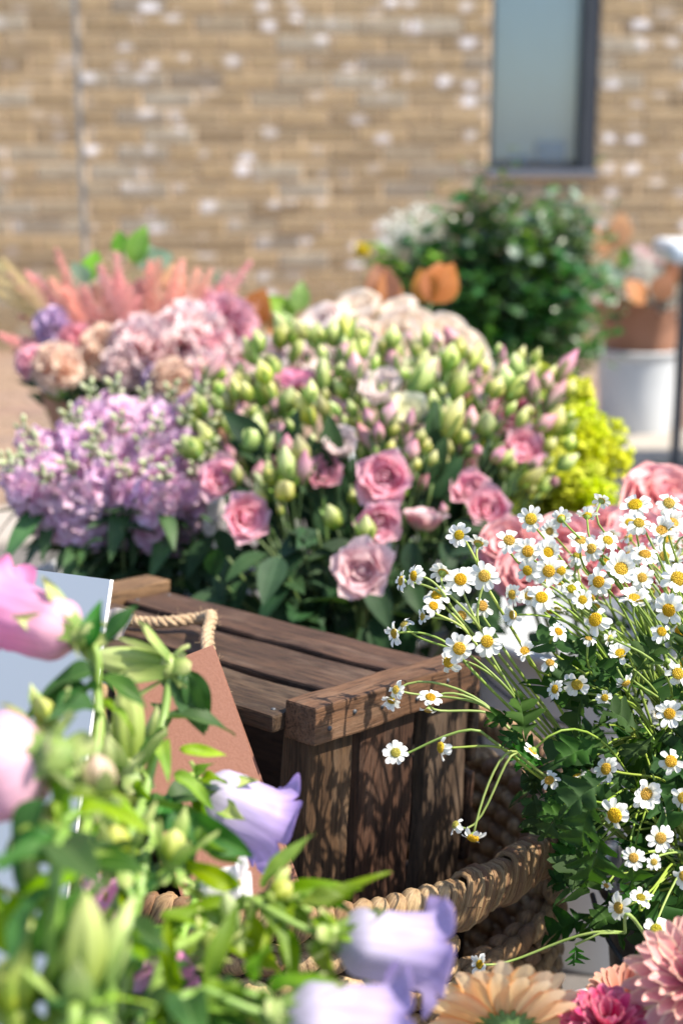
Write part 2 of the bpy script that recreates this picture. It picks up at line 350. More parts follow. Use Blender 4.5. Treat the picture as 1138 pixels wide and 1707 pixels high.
def brick_mat():
    m, nt, bs, out = nm('mottled stock brick')
    g = nt.nodes.new('ShaderNodeNewGeometry')
    ad = nt.nodes.new('ShaderNodeMath'); ad.operation = 'ADD'; nt.links.new(g.outputs['Random Per Island'], ad.inputs[0]); nt.links.new(orand(nt), ad.inputs[1])
    fr = nt.nodes.new('ShaderNodeMath'); fr.operation = 'FRACT'; nt.links.new(ad.outputs[0], fr.inputs[0])
    c = ramp(nt, fr.outputs[0], [(0.0, (0.20, 0.142, 0.082)), (0.2, (0.31, 0.222, 0.122)), (0.5, (0.36, 0.258, 0.145)), (0.72, (0.27, 0.20, 0.12)), (0.88, (0.34, 0.295, 0.23)), (1.0, (0.19, 0.15, 0.11))])
    tc = nt.nodes.new('ShaderNodeTexCoord')
    pos = g.outputs['Position']
    n = noise(nt, 26, 5, pos, 0.65)
    c = mixc(nt, ramp(nt, n, [(0.42, 0.0), (0.68, 0.6)]), c, (0.17, 0.125, 0.085))
    # lime bloom: pale blotches of their own on the brick faces
    mp = nt.nodes.new('ShaderNodeMapping'); mp.inputs['Scale'].default_value = (8.2, 0.0, 13.0); nt.links.new(pos, mp.inputs[0])
    vo = nt.nodes.new('ShaderNodeTexVoronoi'); vo.inputs['Scale'].default_value = 1.0; vo.inputs['Randomness'].default_value = 0.95
    nw = nt.nodes.new('ShaderNodeVectorMath'); nw.operation = 'ADD'
    nn = nt.nodes.new('ShaderNodeTexNoise'); nn.inputs['Scale'].default_value = 24; nt.links.new(pos, nn.inputs['Vector'])
    ns = nt.nodes.new('ShaderNodeVectorMath'); ns.operation = 'SCALE'; ns.inputs['Scale'].default_value = 0.55; nt.links.new(nn.outputs['Color'], ns.inputs[0])
    nt.links.new(mp.outputs[0], nw.inputs[0]); nt.links.new(ns.outputs[0], nw.inputs[1]); nt.links.new(nw.outputs[0], vo.inputs['Vector'])
    near = ramp(nt, vo.outputs['Distance'], [(0.12, 1.0), (0.42, 0.0)])
    spx = nt.nodes.new('ShaderNodeSeparateXYZ'); nt.links.new(vo.outputs['Color'], spx.inputs[0])
    pick = ramp(nt, spx.outputs[0], [(0.28, 0.0), (0.70, 1.0)])
    fac = mixc(nt, 1.0, near, pick, 'MULTIPLY')
    # left of the movement joint there is hardly any bloom
    sx = nt.nodes.new('ShaderNodeSeparateXYZ'); nt.links.new(pos, sx.inputs[0])
    lf = nt.nodes.new('ShaderNodeMapRange'); lf.inputs[1].default_value = -1.14; lf.inputs[2].default_value = -1.08; lf.inputs[3].default_value = 0.35; lf.inputs[4].default_value = 1.0
    nt.links.new(sx.outputs[0], lf.inputs[0])
    fac = mixc(nt, 1.0, fac, lf.outputs[0], 'MULTIPLY')
    c = mixc(nt, fac, c, (0.70, 0.665, 0.68))
    setc(nt, bs, c); bs.inputs['Roughness'].default_value = 0.85; bump(nt, bs, n, 0.5, 0.006)
    return m
M_brick = brick_mat()
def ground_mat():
    m, nt, bs, out = nm('grey shaded paving')
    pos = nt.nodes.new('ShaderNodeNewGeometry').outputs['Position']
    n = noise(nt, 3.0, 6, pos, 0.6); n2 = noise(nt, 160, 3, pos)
    c = mixc(nt, ramp(nt, n, [(0.3, 0.0), (0.7, 1.0)]), (0.11, 0.10, 0.095), (0.16, 0.145, 0.137))  # base grey carries the shade lying over the ground before the kerb
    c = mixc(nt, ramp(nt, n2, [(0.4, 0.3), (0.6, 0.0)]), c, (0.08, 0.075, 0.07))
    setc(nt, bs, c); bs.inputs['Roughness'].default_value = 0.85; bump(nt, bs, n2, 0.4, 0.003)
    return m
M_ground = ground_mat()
def glass_mat():
    m, nt, bs, out = nm('window glass')
    nt.nodes.remove(bs)
    tr = nt.nodes.new('ShaderNodeBsdfTransparent'); tr.inputs[0].default_value = (0.86, 0.92, 0.94, 1)
    gl = nt.nodes.new('ShaderNodeBsdfGlossy'); gl.inputs['Roughness'].default_value = 0.03
    fr = nt.nodes.new('ShaderNodeFresnel'); fr.inputs['IOR'].default_value = 1.6
    ma = nt.nodes.new('ShaderNodeMath'); ma.operation = 'MULTIPLY'; ma.inputs[1].default_value = 1.6; nt.links.new(fr.outputs[0], ma.inputs[0])
    mx = nt.nodes.new('ShaderNodeMixShader'); nt.links.new(ma.outputs[0], mx.inputs[0]); nt.links.new(tr.outputs[0], mx.inputs[1]); nt.links.new(gl.outputs[0], mx.inputs[2])
    nt.links.new(mx.outputs[0], out.inputs[0]); return m
M_glass = glass_mat()

# ------------------------------------------------------------------ mesh parts shared by many flowers
def wprof(v, tip=0.5, base=0.25):
    # petal half-width along its length
    return (base + (1-base)*sin(min(1, v/0.62)*pi/2)) * (1 if v < 0.62 else (1 - ((v-0.62)/0.38)**2.4*(1-tip)))
def petal_mb(mb, L, W, r0=0.0, cup=0.3, curl=0.2, ruff=0.0, tip=0.5, base=0.25, nu=4, nv=5, M=None, seed=0, mat=0, belly=0.0):
    rn = random.Random(seed); ph = rn.uniform(0, 6.3)
    def fn(u, v):
        s = 2*u-1; w = W*wprof(v, tip, base)
        z = L*(v - (0.10*s*s if v > 0.8 else 0))
        y = r0 - cup*W*s*s*min(1, v*2) + curl*L*v**3 + belly*L*sin(pi*v) + ruff*L*v*v*sin(s*5+ph)
        return (s*w, y, z)
    mb.grid(fn, nu, nv, mat, M)
def petal_mesh(name, mat, **kw):
    mb = MB(); petal_mb(mb, **kw); return mb.mesh(name, mat)
def petal_M(az, tilt, r=0.0, s=1.0, h=0.0, jit=0.0):
    return Matrix.Rotation(az, 4, 'Z') @ Matrix.Translation((0, r, h)) @ Matrix.Rotation(-tilt, 4, 'X') @ Matrix.Rotation(jit, 4, 'Z') @ Matrix.Scale(s, 4)
def leaf_mb(mb, L, W, bend=0.3, fold=0.25, nu=4, nv=7, M=None, mat=0, wav=0.0, seed=0):
    rn = random.Random(seed); ph = rn.uniform(0, 6)
    def fn(u, v):
        s = 2*u-1; w = W*(sin(pi*min(0.999, v**0.8))**0.9 + 0.02)
        return (s*w, L*v, -bend*L*v*v + fold*abs(s)*w + wav*W*sin(v*9+ph)*s)
    mb.grid(fn, nu, nv, mat, M)
def leaf_mesh(name, mat, **kw):
    mb = MB(); leaf_mb(mb, **kw); return mb.mesh(name, mat)
def leaf_M(p, direction, normal_up, roll, s=1.0):
    # local +Y runs along the leaf, local +Z is its upper side
    y = direction.normalized(); z = (normal_up - y*normal_up.dot(y))
    z = z.normalized() if z.length > 1e-4 else y.orthogonal().normalized()
    x = y.cross(z)
    R = Matrix((x, y, z)).transposed().to_4x4() @ Matrix.Rotation(roll, 4, 'Y')
    return Matrix.Translation(p) @ R @ Matrix.Scale(s, 4)
def lobed_leaf(name, mat, L, W, seed, bend=0.35):
    rn = random.Random(seed); mb = MB(); nv = 34; ph = rn.uniform(0, 1)
    for side in (-1, 1):
        off = rn.uniform(-0.05, 0.05)
        def fn(u, v):
            t = min(1, max(0, v)); k = t*3.6+off
            lob = abs(sin(pi*k))**0.95
            env = (sin(pi*min(1, t*0.86+0.14))**0.75)*(0.55+0.45*sin(pi*min(1, t*1.1)))
            fine = 0.10*sin(k*pi*6)
            w = W*env*(0.13+0.87*lob+fine*lob)
            if t < 0.12: w *= max(0.08, t/0.12)*0.5
            x = side*u*w; fwd = 0.42*u*w
            return (x, L*t*0.85+fwd, -bend*L*t*t + 0.30*u*w + 0.16*W*sin(k*pi*2+side)*u + 0.05*L*sin(t*7+side*2))
        n0 = len(mb.v); mb.grid(fn, 4, nv, 0)
        for i in range(n0, len(mb.v)):
            u, v = mb.uv[i]; mb.uv[i] = (0.5+side*u*0.5, v)
        if side < 0:
            mb.f = [f[::-1] for f in mb.f]
    return mb.mesh(name, mat)
def bucket(loc, h, rt, rb, mat, label, name='flower_bucket', lip=0.008, handle=True, group=None):
    t = thing(name, label, 'bucket', loc, group)
    mb = MB(); w = 0.003
    prof = [(0.001, 0.0), (rb*0.97, 0.0), (rb, 0.006), (rb+(rt-rb)*0.5, h*0.5), (rb+(rt-rb)*0.86, h*0.86), (rt, h-0.012), (rt+lip, h-0.010), (rt+lip, h-0.001), (rt+lip*0.6, h), (rt-w, h), (rt-w-0.001, h-0.01), (rb-w, 0.012), (0.001, 0.012)]
    mb.lathe(prof, 40); obj('pail', mb.mesh('pail', mat), t)
    mb = MB(); mb.lathe([(0.001, h*0.62), (rb+(rt-rb)*0.6, h*0.62)], 32); obj('water', mb.mesh('water', M_water), t)
    if handle:
        mb = MB(); pts = [Vector(((rt+lip)*cos(a), 0.012, h-0.015-(0.9*rt)*sin(a)*0.75)) for a in [pi*i/18 for i in range(19)]]
        pts = [Vector((p.x*1.02, -(rt+lip+0.004)*sin(pi*i/18)*1.0, h-0.018-0.055*sin(pi*i/18))) for i, p in enumerate(pts)]
        mb.tube(pts, 0.0022, 6); obj('handle', mb.mesh('handle', M_steel), t)
    return t

# ------------------------------------------------------------------ setting: ground, kerb, pavers
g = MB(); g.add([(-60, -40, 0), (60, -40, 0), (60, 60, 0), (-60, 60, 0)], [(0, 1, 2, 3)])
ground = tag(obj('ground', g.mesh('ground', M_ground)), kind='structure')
# brown paver field between the kerb and the wall
k0, k1 = Vector((-0.75, 3.50, 0)), Vector((0.86, 4.36, 0))
kd = (k1-k0).normalized(); kn = Vector((-kd.y, kd.x, 0))
pav_root = bpy.data.objects.new('pavement', None); COL.objects.link(pav_root); pav_root.location = k0; tag(pav_root, kind='structure')
pv = MB()
q0, q1 = k0 - kd*6 + kn*0.155, k0 + kd*8 + kn*0.155
pv.add([tuple(q0-k0+Vector((0,0,0.012))), tuple(q1-k0+Vector((0,0,0.012))), tuple(q1-k0+kn*9+Vector((0,0,0.012))), tuple(q0-k0+kn*9+Vector((0,0,0.012)))], [(0, 1, 2, 3)])
obj('bedding', pv.mesh('bedding', plain('sandy bedding', (0.22, 0.15, 0.11), 0.9, (0.27, 0.19, 0.14), 40)), pav_root)
pm = MB(); pm.box((0.002, 0.002, 0), (0.198, 0.098, 0.022), bev=0.003); paver_me = pm.mesh('paver', M_paver, False)
RK = Matrix.Rotation(math.atan2(kd.y, kd.x), 4, 'Z')
cnt = 0; rest = MB(); rnd = random.Random(5)
for j in range(36):
    for i in range(-24, 34):
        lx = i*0.2 + (j % 2)*0.1; ly = 0.155 + j*0.1
        w = k0 + kd*lx + kn*ly
        if w.y > 6.66 or abs(w.x) > 3.4: continue
        zx = rnd.uniform(-0.0015, 0.0015)
        Mx = RK @ Matrix.Translation((lx, ly, 0.002+zx))
        px = 569 + 2500*w.x/(w.y*0.97+0.22)
        vis = (-20 < px < 130 and w.y < 6.6) or (900 < px < 1160 and w.y < 6.6)
        if vis and cnt < 290:
            obj('paver', paver_me, pav_root, Mx); cnt += 1
        else:
            rest.box((0.003, 0.003, 0), (0.197, 0.097, 0.022), 0, Mx)
tag(obj('pavers', rest.mesh('pavers', M_paver, False), pav_root), kind='stuff')
kerb = bpy.data.objects.new('kerb', None); COL.objects.link(kerb); kerb.location = k0; tag(kerb, kind='structure')
km = MB(); km.box((0.004, -0.15, 0), (0.596, 0.15, 0.03), bev=0.008); kerb_me = km.mesh('kerb_stone', M_kerb, False)
for i in range(-6, 10):
    obj('kerb_stone', kerb_me, kerb, RK @ Matrix.Translation((i*0.6-0.2, 0, 0)))

# ------------------------------------------------------------------ brick wall with narrow window
WALL_Y = 6.60; WROT = radians(5)
wall = thing('brick_wall', 'tan mottled brick wall with pale lime blotches and one narrow dark framed window', 'wall', (0, WALL_Y, 0))
wall.rotation_euler = (0, 0, WROT)
WX0, WX1, WZ0 = 0.642, 1.098, 0.790      # window opening
bl, bh, jt = 0.213, 0.062, 0.013
rnd = random.Random(3)
brick_mes = []
for k in range(6):
    b = MB(); e = 0.005
    x0, x1, z0, z1 = 0, bl, 0, bh; y = -0.008
    j = lambda a: rnd.uniform(-a, a)
    vs = [(x0, 0.03, z0), (x1, 0.03, z0), (x1, 0.03, z1), (x0, 0.03, z1),
          (x0, y+0.004, z0), (x1, y+0.004, z0), (x1, y+0.004, z1), (x0, y+0.004, z1),
          (x0+e+j(.002), y+j(.0015), z0+e+j(.001)), (x1-e+j(.002), y+j(.0015), z0+e+j(.001)), (x1-e+j(.002), y+j(.0015), z1-e+j(.001)), (x0+e+j(.002), y+j(.0015), z1-e+j(.001))]
    b.add(vs, [(4,5,9,8),(5,6,10,9),(6,7,11,10),(7,4,8,11),(8,9,10,11),(0,1,5,4),(1,2,6,5),(2,3,7,6),(3,0,4,7)])
    brick_mes.append(b.mesh('brick', M_brick, False))
restb = MB(); nb = 0
def brick_at(x, z, w=bl):
    global nb
    seen = -1.62 < x+w/2 < 1.66 and 0.27 < z < 1.50
    Mx = Matrix.Translation((x, rnd.uniform(-0.004, 0.004), z)) @ Matrix.Diagonal((w/bl, 1, 1, 1))
    if seen and nb < 298:
        obj('brick', rnd.choice(brick_mes), wall, Mx); nb += 1
    else:
        restb.box((0, -0.008, 0), (bl, 0.03, bh), 0, Mx)
for row in range(0, 40):
    z = row*(bh+jt)
    x = -4.0 + (row % 2)*(bl+jt)/2
    while x < 4.0:
        segs = [(x, x+bl)]
        if z+bh > WZ0-0.005 and z < 2.70:
            ns = []
            for a, c in segs:
                if c <= WX0-0.01 or a >= WX1+0.01: ns.append((a, c))
                else:
                    if a < WX0-0.03: ns.append((a, WX0-0.01))
                    if c > WX1+0.03: ns.append((WX1+0.01, c))
            segs = ns
        fin = []
        for a, c in segs:      # the movement joint cuts the bond
            if a < -1.10 < c:
                if -1.112-a > 0.03: fin.append((a, -1.112))
                if c+1.088 > 0.03: fin.append((-1.088, c))
            else: fin.append((a, c))
        for a, c in fin: brick_at(a, z, c-a)
        x += bl+jt
tag(obj('bricks', restb.mesh('bricks', M_brick, False), wall), kind='stuff')
mb = MB()
for a, b in (((-4, 0.0, 0), (WX0-0.008, 0.3, 3.0)), ((WX1+0.008, 0.0, 0), (4, 0.3, 3.0)), ((WX0-0.008, 0.0, 0), (WX1+0.008, 0.3, WZ0-0.008)), ((WX0-0.008, 0.0, 2.70), (WX1+0.008, 0.3, 3.0))):
    mb.box(a, b)
obj('mortar_backing', mb.mesh('mortar_backing', M_mortar, False), wall)
mb = MB(); mb.box((-1.110, -0.004, 0), (-1.090, 0.004, 3.0)); obj('movement_joint', mb.mesh('movement_joint', M_joint, False), wall)
mb = MB(); mb.box((-4.05, -0.03, 3.0), (4.05, 0.33, 3.06), bev=0.01); obj('coping', mb.mesh('coping', M_kerb, False), wall)
# window: frame, pane, sill, blind and what stands inside
mb = MB(); fy0, fy1 = 0.03, 0.10
mb.box((WX0-0.006, fy0, WZ0), (WX0+0.014, fy1, 2.69)); mb.box((WX1-0.056, fy0-0.03, WZ0), (WX1+0.006, fy1, 2.69))
mb.box((WX0+0.014, fy0+0.004, WZ0), (WX1-0.056, fy1-0.004, WZ0+0.03)); mb.box((WX0+0.014, fy0+0.004, 2.65), (WX1-0.056, fy1-0.004, 2.69))
win = obj('window', mb.mesh('window_frame', M_anthracite, False), wall)
mb = MB(); mb.box((WX0+0.014, 0.060, WZ0+0.03), (WX1-0.056, 0.066, 2.65)); obj('pane', mb.mesh('pane', M_glass, False), win)
mb = MB(); mb.box((WX0-0.02, -0.055, WZ0-0.032), (WX1+0.012, 0.06, WZ0-0.004), bev=0.004); obj('sill', mb.mesh('sill', M_sill, False), win)
mb = MB(); mb.box((WX0+0.0, 0.105, WZ0+0.034), (WX1, 0.112, 2.66)); obj('blind', mb.mesh('blind', M_blind, False), win)
mb = MB()
mb.box((WX0-0.1, 0.62, WZ0-0.3), (WX1+0.5, 0.66, 2.8)); mb.box((WX0-0.1, 0.31, WZ0-0.06), (WX1+0.5, 0.62, WZ0-0.02))
mb.box((WX0-0.14, 0.31, WZ0-0.3), (WX0-0.1, 0.62, 2.8)); mb.box((WX1+0.5, 0.31, WZ0-0.3), (WX1+0.54, 0.62, 2.8))
obj('room_lining', mb.mesh('room_lining', M_room, False), win)
mb = MB(); mb.box((WX0+0.22, 0.074, WZ0+0.0315), (WX0+0.35, 0.100, WZ0+0.12), bev=0.004); mb.box((WX0+0.10, 0.074, WZ0+0.0315), (WX0+0.2, 0.100, WZ0+0.06), bev=0.004)
obj('folder', mb.mesh('folder', M_bluebox, False), win)
mb = MB(); mb.box((WX0-0.006, 0.10, WZ0-0.004), (WX1+0.006, 0.30, WZ0+0.028)); obj('inner_sill', mb.mesh('inner_sill', M_room, False), win)

# white table at the right edge
tb = thing('white_table', 'narrow white table on dark legs at the right edge near the wall', 'table', (1.35, 4.05, 0))
c = P(1101, 400, 4.0); ztop = c.z
mb = MB(); mb.box((c.x-1.35, -0.14, ztop-0.055), (0.40, 0.14, ztop), bev=0.022); obj('table_top', mb.mesh('table_top', M_table_w), tb)
lx = P(1143, 700, 4.1).x-1.35
for (x, y) in ((lx, -0.10), (0.34, -0.10), (lx, 0.10), (0.34, 0.10)):
    mb = MB(); mb.box((x-0.013, y-0.013, 0), (x+0.013, y+0.013, ztop-0.056), bev=0.003); obj('leg', mb.mesh('leg', M_steel, False), tb)

# ------------------------------------------------------------------ wooden crate on its side
RZ, RX, RY = radians(50.6), radians(-0.58), radians(4.9)
CR = Matrix.Rotation(RZ, 4, 'Z') @ Matrix.Rotation(RX, 4, 'X') @ Matrix.Rotation(RY, 4, 'Y')
CR0 = P(532, 1180, 1.10)
CM = Matrix.Translation(CR0) @ CR
crate = thing('wooden_crate', 'dark stained wooden slatted crate standing on its side in the wicker basket', 'crate', CR0)
crate.rotation_euler = CR.to_euler()
rnd = random.Random(11)
slat_cache = {}
def slat(name, a, b, axis, mat, bev=0.0025):
    # the piece is modelled along its own X so that the grain follows it
    a = Vector(a); b = Vector(b); s = b-a; L = s[axis]
    o = [i for i in range(3) if i != axis]
    mb = MB(); dims = (L, s[o[0]], s[o[1]]); nseg = max(2, int(L/0.03))
    bm = bmesh.new(); bmesh.ops.create_cube(bm, size=1.0)
    for q in bm.verts: q.co = Vector((q.co.x*dims[0], q.co.y*dims[1], q.co.z*dims[2]))
    bmesh.ops.bevel(bm, geom=bm.edges[:], offset=min(bev, min(dims)*0.3), segments=2, profile=0.6, affect='EDGES')
    bmesh.ops.subdivide_edges(bm, edges=[e for e in bm.edges if abs((e.verts[0].co-e.verts[1].co).x) > L*0.6], cuts=nseg, use_grid_fill=False)
    ph = rnd.uniform(0, 6)
    for q in bm.verts:
        t = q.co.x
        q.co.y += 0.0006*sin(t*55+ph)+0.0004*sin(t*170+ph*2+q.co.z*90); q.co.z += 0.0005*sin(t*60+ph*1.7)+0.0003*sin(t*210+ph)
    me = bpy.data.meshes.new(name); bm.to_mesh(me); bm.free(); me.materials.append(mat)
    for p in me.polygons: p.use_smooth = False
    ax = {0: Matrix(((1,0,0),(0,1,0),(0,0,1))), 1: Matrix(((0,1,0),(1,0,0),(0,0,-1))), 2: Matrix(((0,1,0),(0,0,1),(1,0,0)))}[axis]
    # columns of R are the images of local X (length), Y, Z
    e = [Vector((0,0,0)) for _ in range(3)]; e[0][axis] = 1; e[1][o[0]] = 1; e[2][o[1]] = 1
    R = Matrix((e[0], e[1], e[2])).transposed().to_4x4()
    return obj(name, me, crate, Matrix.Translation((a+b)/2) @ R)
HC = 0.40
TX = ((-0.016, 0.053), (0.066, 0.136), (0.150, 0.208)); FX = ((0.001, 0.054), (0.064, 0.134), (0.151, 0.211))
for a, b in TX:
    slat('slat', (a, 0.031, -0.024), (b, 0.372, -0.010), 1, M_wood)
    slat('slat', (a, 0.0, -HC), (b, 0.405, -HC+0.012), 1, M_wood)
for y0, y1 in ((0.009, 0.021), (0.384, 0.396)):
    for a, b in FX: slat('slat', (a, y0, -HC+0.013), (b, y1, -0.0255), 2, M_wood)
slat('rail', (-0.003, 0.0, -0.030), (0.212, 0.030, 0.0), 0, M_wood_rail, 0.002)
slat('rail', (-0.003, 0.373, -0.030), (0.212, 0.406, 0.001), 0, M_wood_rail, 0.002)
for a in (-0.125, -0.225, -0.325): slat('slat', (0.213, 0.006, a-0.06), (0.223, 0.40, a+0.02), 1, M_wood)
slat('slat', (0.213, 0.006, -0.095), (0.223, 0.40, -0.028), 1, M_wood)
for y in (0.022, 0.366):
    for x in (0.004, 0.186): slat('corner_post', (x, y, -HC+0.013), (x+0.018, y+0.017, -0.026), 2, M_wood)

nl = MB(); rnd = random.Random(12)
for a, b in TX:
    for x in (a+.012, b-.012):
        for y in (0.040, 0.363): nl.lathe([(0.0001, 0.0012), (0.0017, 0.0010), (0.0020, 0.0), (0.0020, -0.004)], 8, 0, Matrix.Translation((x+rnd.uniform(-.003, .003), y+rnd.uniform(-.003, .003), -0.0098)))
for a, b in FX:
    for x in (a+.012, b-.012):
        nl.lathe([(0.0001, 0.0012), (0.0017, 0.0010), (0.0020, 0.0), (0.0020, -0.004)], 8, 0, Matrix.Translation((x, -0.0002, -0.015+rnd.uniform(-.004, .004))) @ Matrix.Rotation(pi/2, 4, 'X'))
tag(obj('nails', nl.mesh('nails', M_steel), crate), kind='stuff')

# ------------------------------------------------------------------ seagrass basket round the crate
BC = Vector((-0.105, 1.24, 0)); BA, BB, BN = 0.240, 0.305, 2.35; BR_ = radians(50.6); RIMZ = 0.374
basket = thing('wicker_basket', 'tan woven seagrass basket with wrapped handles holding the dark crate', 'basket', BC)
def bpt(th, z, off=0.0, flare=0.0):
    c, s = cos(th), sin(th); a, b = BA+off+flare*z, BB+off+flare*z
    k = (abs(c)**BN + abs(s)**BN)**(-1/BN)
    x, y = a*k*c, b*k*s
    return Vector((x*cos(BR_)-y*sin(BR_), x*sin(BR_)+y*cos(BR_), z))
def bframe(th, z, off=0.0):
    p = bpt(th, z, off); t = (bpt(th+0.01, z, off)-bpt(th-0.01, z, off)).normalized(); up = Vector((0, 0, 1)); n = t.cross(up)
    return p, t, n, up
# even steps along the perimeter
ths = [2*pi*i/2000 for i in range(2001)]; acc = [0.0]
for i in range(2000): acc.append(acc[-1] + (bpt(ths[i+1], 0)-bpt(ths[i], 0)).length)
PER = acc[-1]
def th_at(s):
    s %= PER; lo, hi = 0, 2000
    while hi-lo > 1:
        m = (lo+hi)//2
        if acc[m] <= s: lo = m
        else: hi = m
    return ths[lo] + (ths[hi]-ths[lo])*(s-acc[lo])/max(1e-9, acc[hi]-acc[lo])
def in_handle(th):
    d = (th+pi) % (2*pi) - pi
    for c in (radians(-90), radians(90)):
        e = (d-c+pi) % (2*pi) - pi
        if abs(e) < radians(18): return True
    return False
rnd = random.Random(21)
ROWH = 0.0205
for r in range(17):
    z = 0.012 + r*ROWH; mb = MB(); cnt = int(PER/0.023)
    for k in range(cnt):
        th = th_at((k+0.5*(r % 2))/cnt*PER)
        if z > 0.300 and in_handle(th): continue
        for lay in (0, 1):
            p, t, n, up = bframe(th + lay*0.02, z, -0.002 - lay*0.010)
            R = Matrix((t, n, up)).transposed().to_4x4()
            M = Matrix.Translation(p) @ R @ Matrix.Rotation((0.42 if (r+lay) % 2 else -0.42)+rnd.uniform(-.1, .1), 4, 'Y')
            mb.ell((0, 0, 0), (0.0165*rnd.uniform(.9, 1.1), 0.0070, 0.0088*rnd.uniform(.9, 1.12)), 7, 6, 0, M)
    tag(obj('woven_row', mb.mesh('woven_row', M_wick), basket), kind='stuff')
mb = MB()
def floorfn(u, v):
    p = bpt(2*pi*u, 0.006, -0.01); return (p.x*v, p.y*v, 0.006)
mb.grid(floorfn, 40, 3); obj('basket_floor', mb.mesh('basket_floor', M_wick), basket)
# rim: twisted strands; each a piece of its own
mb = MB()
def strandfn(u, v):
    a = 2*pi*u; ph_ = -pi/2+pi*v; r = max(1e-4, cos(ph_))**.8*0.0094*(1+.13*cos(4*a+v*2.5)+.05*cos(9*a-v*3))
    return (r*cos(a), r*sin(a), 0.0155*sin(ph_))
mb.grid(strandfn, 26, 10, 0, None, wrap=True); strand_me = mb.mesh('rim_strand', M_wick)
def wrap_mesh(h, d, k):
    rn = random.Random(k); mb = MB()
    for q in range(4):
        pts = []; hq = h*rn.uniform(.9, 1.08); dq = d*rn.uniform(.9, 1.12)
        for i in range(15):
            a = 2*pi*i/14
            ex = 0.7
            pts.append(Vector(((q-1.5)*0.0034 + 0.0045*sin(a)+0.0012*sin(2*a+k), dq*math.copysign(abs(cos(a))**ex, cos(a)), hq*math.copysign(abs(sin(a))**ex, sin(a)))))
        mb.tube(pts, [0.0022+0.0009*rn.random() for _ in pts], 7, cap=False)
    return mb.mesh('handle_wrap', M_wick)
wraps = [wrap_mesh(0.0155+0.0012*k, 0.0088+0.0006*k, k) for k in range(4)]
nst = int(PER/0.0128)
for k in range(nst):
    th = th_at(k/nst*PER)
    p, t, n, up = bframe(th, RIMZ, 0.001)
    R = Matrix((t, n, up)).transposed().to_4x4()
    if in_handle(th): continue
    M = Matrix.Translation(p) @ R @ Matrix.Rotation(0.42+rnd.uniform(-.1, .1), 4, 'Y') @ Matrix.Rotation(rnd.uniform(-.25, .25), 4, 'Z') @ Matrix.Scale(rnd.uniform(.9, 1.1), 4)
    obj('rim_strand', strand_me, basket, M)
for c in (radians(-90), radians(90)):
    s0 = acc[int(((c-radians(18)) % (2*pi))/(2*pi)*2000)]; s1 = acc[int(((c+radians(18)) % (2*pi))/(2*pi)*2000)]
    k = 0; s = s0
    while s < s1:
        p, t, n, up = bframe(th_at(s), RIMZ-0.004, 0.003)
        R = Matrix((t, n, up)).transposed().to_4x4()
        obj('handle_wrap', wraps[(k*7) % 4], basket, Matrix.Translation(p) @ R @ Matrix.Rotation(0.2+rnd.uniform(-.1, .1), 4, 'Y') @ Matrix.Scale(rnd.uniform(.92, 1.06), 4))
        s += 0.0128; k += 1
    mb = MB(); pts = [bpt(th_at(s0-0.01+(s1-s0+0.02)*i/12), RIMZ-0.004, 0.003) for i in range(13)]
    mb.tube(pts, 0.0055, 8); obj('handle_core', mb.mesh('handle_core', M_wick), basket)
    for e in (s0-0.004, s1+0.004):      # bound ends either side of the opening
        for i in range(4):
            p, t, n, up = bframe(th_at(e), 0.300+0.018*i, 0.001)
            R = Matrix((t, n, up)).transposed().to_4x4()
            obj('rim_strand', strand_me, basket, Matrix.Translation(p) @ R @ Matrix.Rotation(1.35, 4, 'Y'))

# ------------------------------------------------------------------ board and kraft bag in the basket
def panel(name, A, B, C, Dp, th, mat, parent, base, edge=None):
    # A, B, C, Dp: corners of the front sheet; the thickness goes behind it
    n = (B-A).cross(C-B).normalized()
    if n.dot(Vector((0, -1, 0))) < 0: n = -n
    f = [q - Vector(base) for q in (A, B, C, Dp)]; k = [q - n*th for q in f]
    mb = MB(); mb.add(f, [(0, 1, 2, 3)], [(0, 0), (1, 0), (1, 1), (0, 1)], 0); mb.add(k, [(3, 2, 1, 0)], None, 0)
    for i in range(4):
        j = (i+1) % 4; mb.add([f[i], f[j], k[j], k[i]], [(0, 1, 2, 3)], None, 1)
    return obj(name, mb.mesh(name, [mat, edge or mat], False), parent)
TR, TL = P(184, 966, 1.0), P(0, 930, 1.055)
ex = (TL-TR); TL = TR + ex*1.45
BR = P(110, 1500, 0.985); ey = (BR-TR).normalized(); ex = (TL-TR); ex -= ey*ex.dot(ey)*0.9; TL = TR+ex
BR = TR + ey*0.56; BL = TL + ey*0.56
base = Vector((TR.x-0.06, TR.y, 0.02))
bd = thing('display_board', 'blank pale grey board with white cut edges leaning behind the pink bellflower', 'board', base)
panel('board_sheet', TL, TR, BR, BL, 0.0036, M_board, bd, base, M_board_edge)

bTR, bTL, bBR = P(355, 1075, 1.12), P(190, 1150, 1.12), P(492, 1470, 1.07)
ey = (bBR-bTR); ex = bTL-bTR; ex -= ey.normalized()*ex.dot(ey.normalized()); bTL = bTR+ex; bBR = bTR+ey*1.12; bBL = bTL+ey*1.12
base = Vector((bTR.x, bTR.y, 0.02))
bag = thing('paper_bag', 'rust kraft paper gift bag with jute rope handle leaning on the crate opening', 'bag', base)
nb_ = (bTR-bTL).cross(bBR-bTR).normalized()
if nb_.y > 0: nb_ = -nb_
panel('front_panel', bTL, bTR, bBR, bBL, 0.0008, M_kraft, bag, base)
off = -nb_*0.016; dx = (bTR-bTL)*0.02
panel('back_panel', bTL+off, bTR+off-dx, bBR+off*1.5, bBL+off*1.5, 0.0008, M_kraft, bag, base)
panel('side_panel', bTL+off, bTL, bBL, bBL+off*1.5, 0.0006, M_kraft, bag, base)
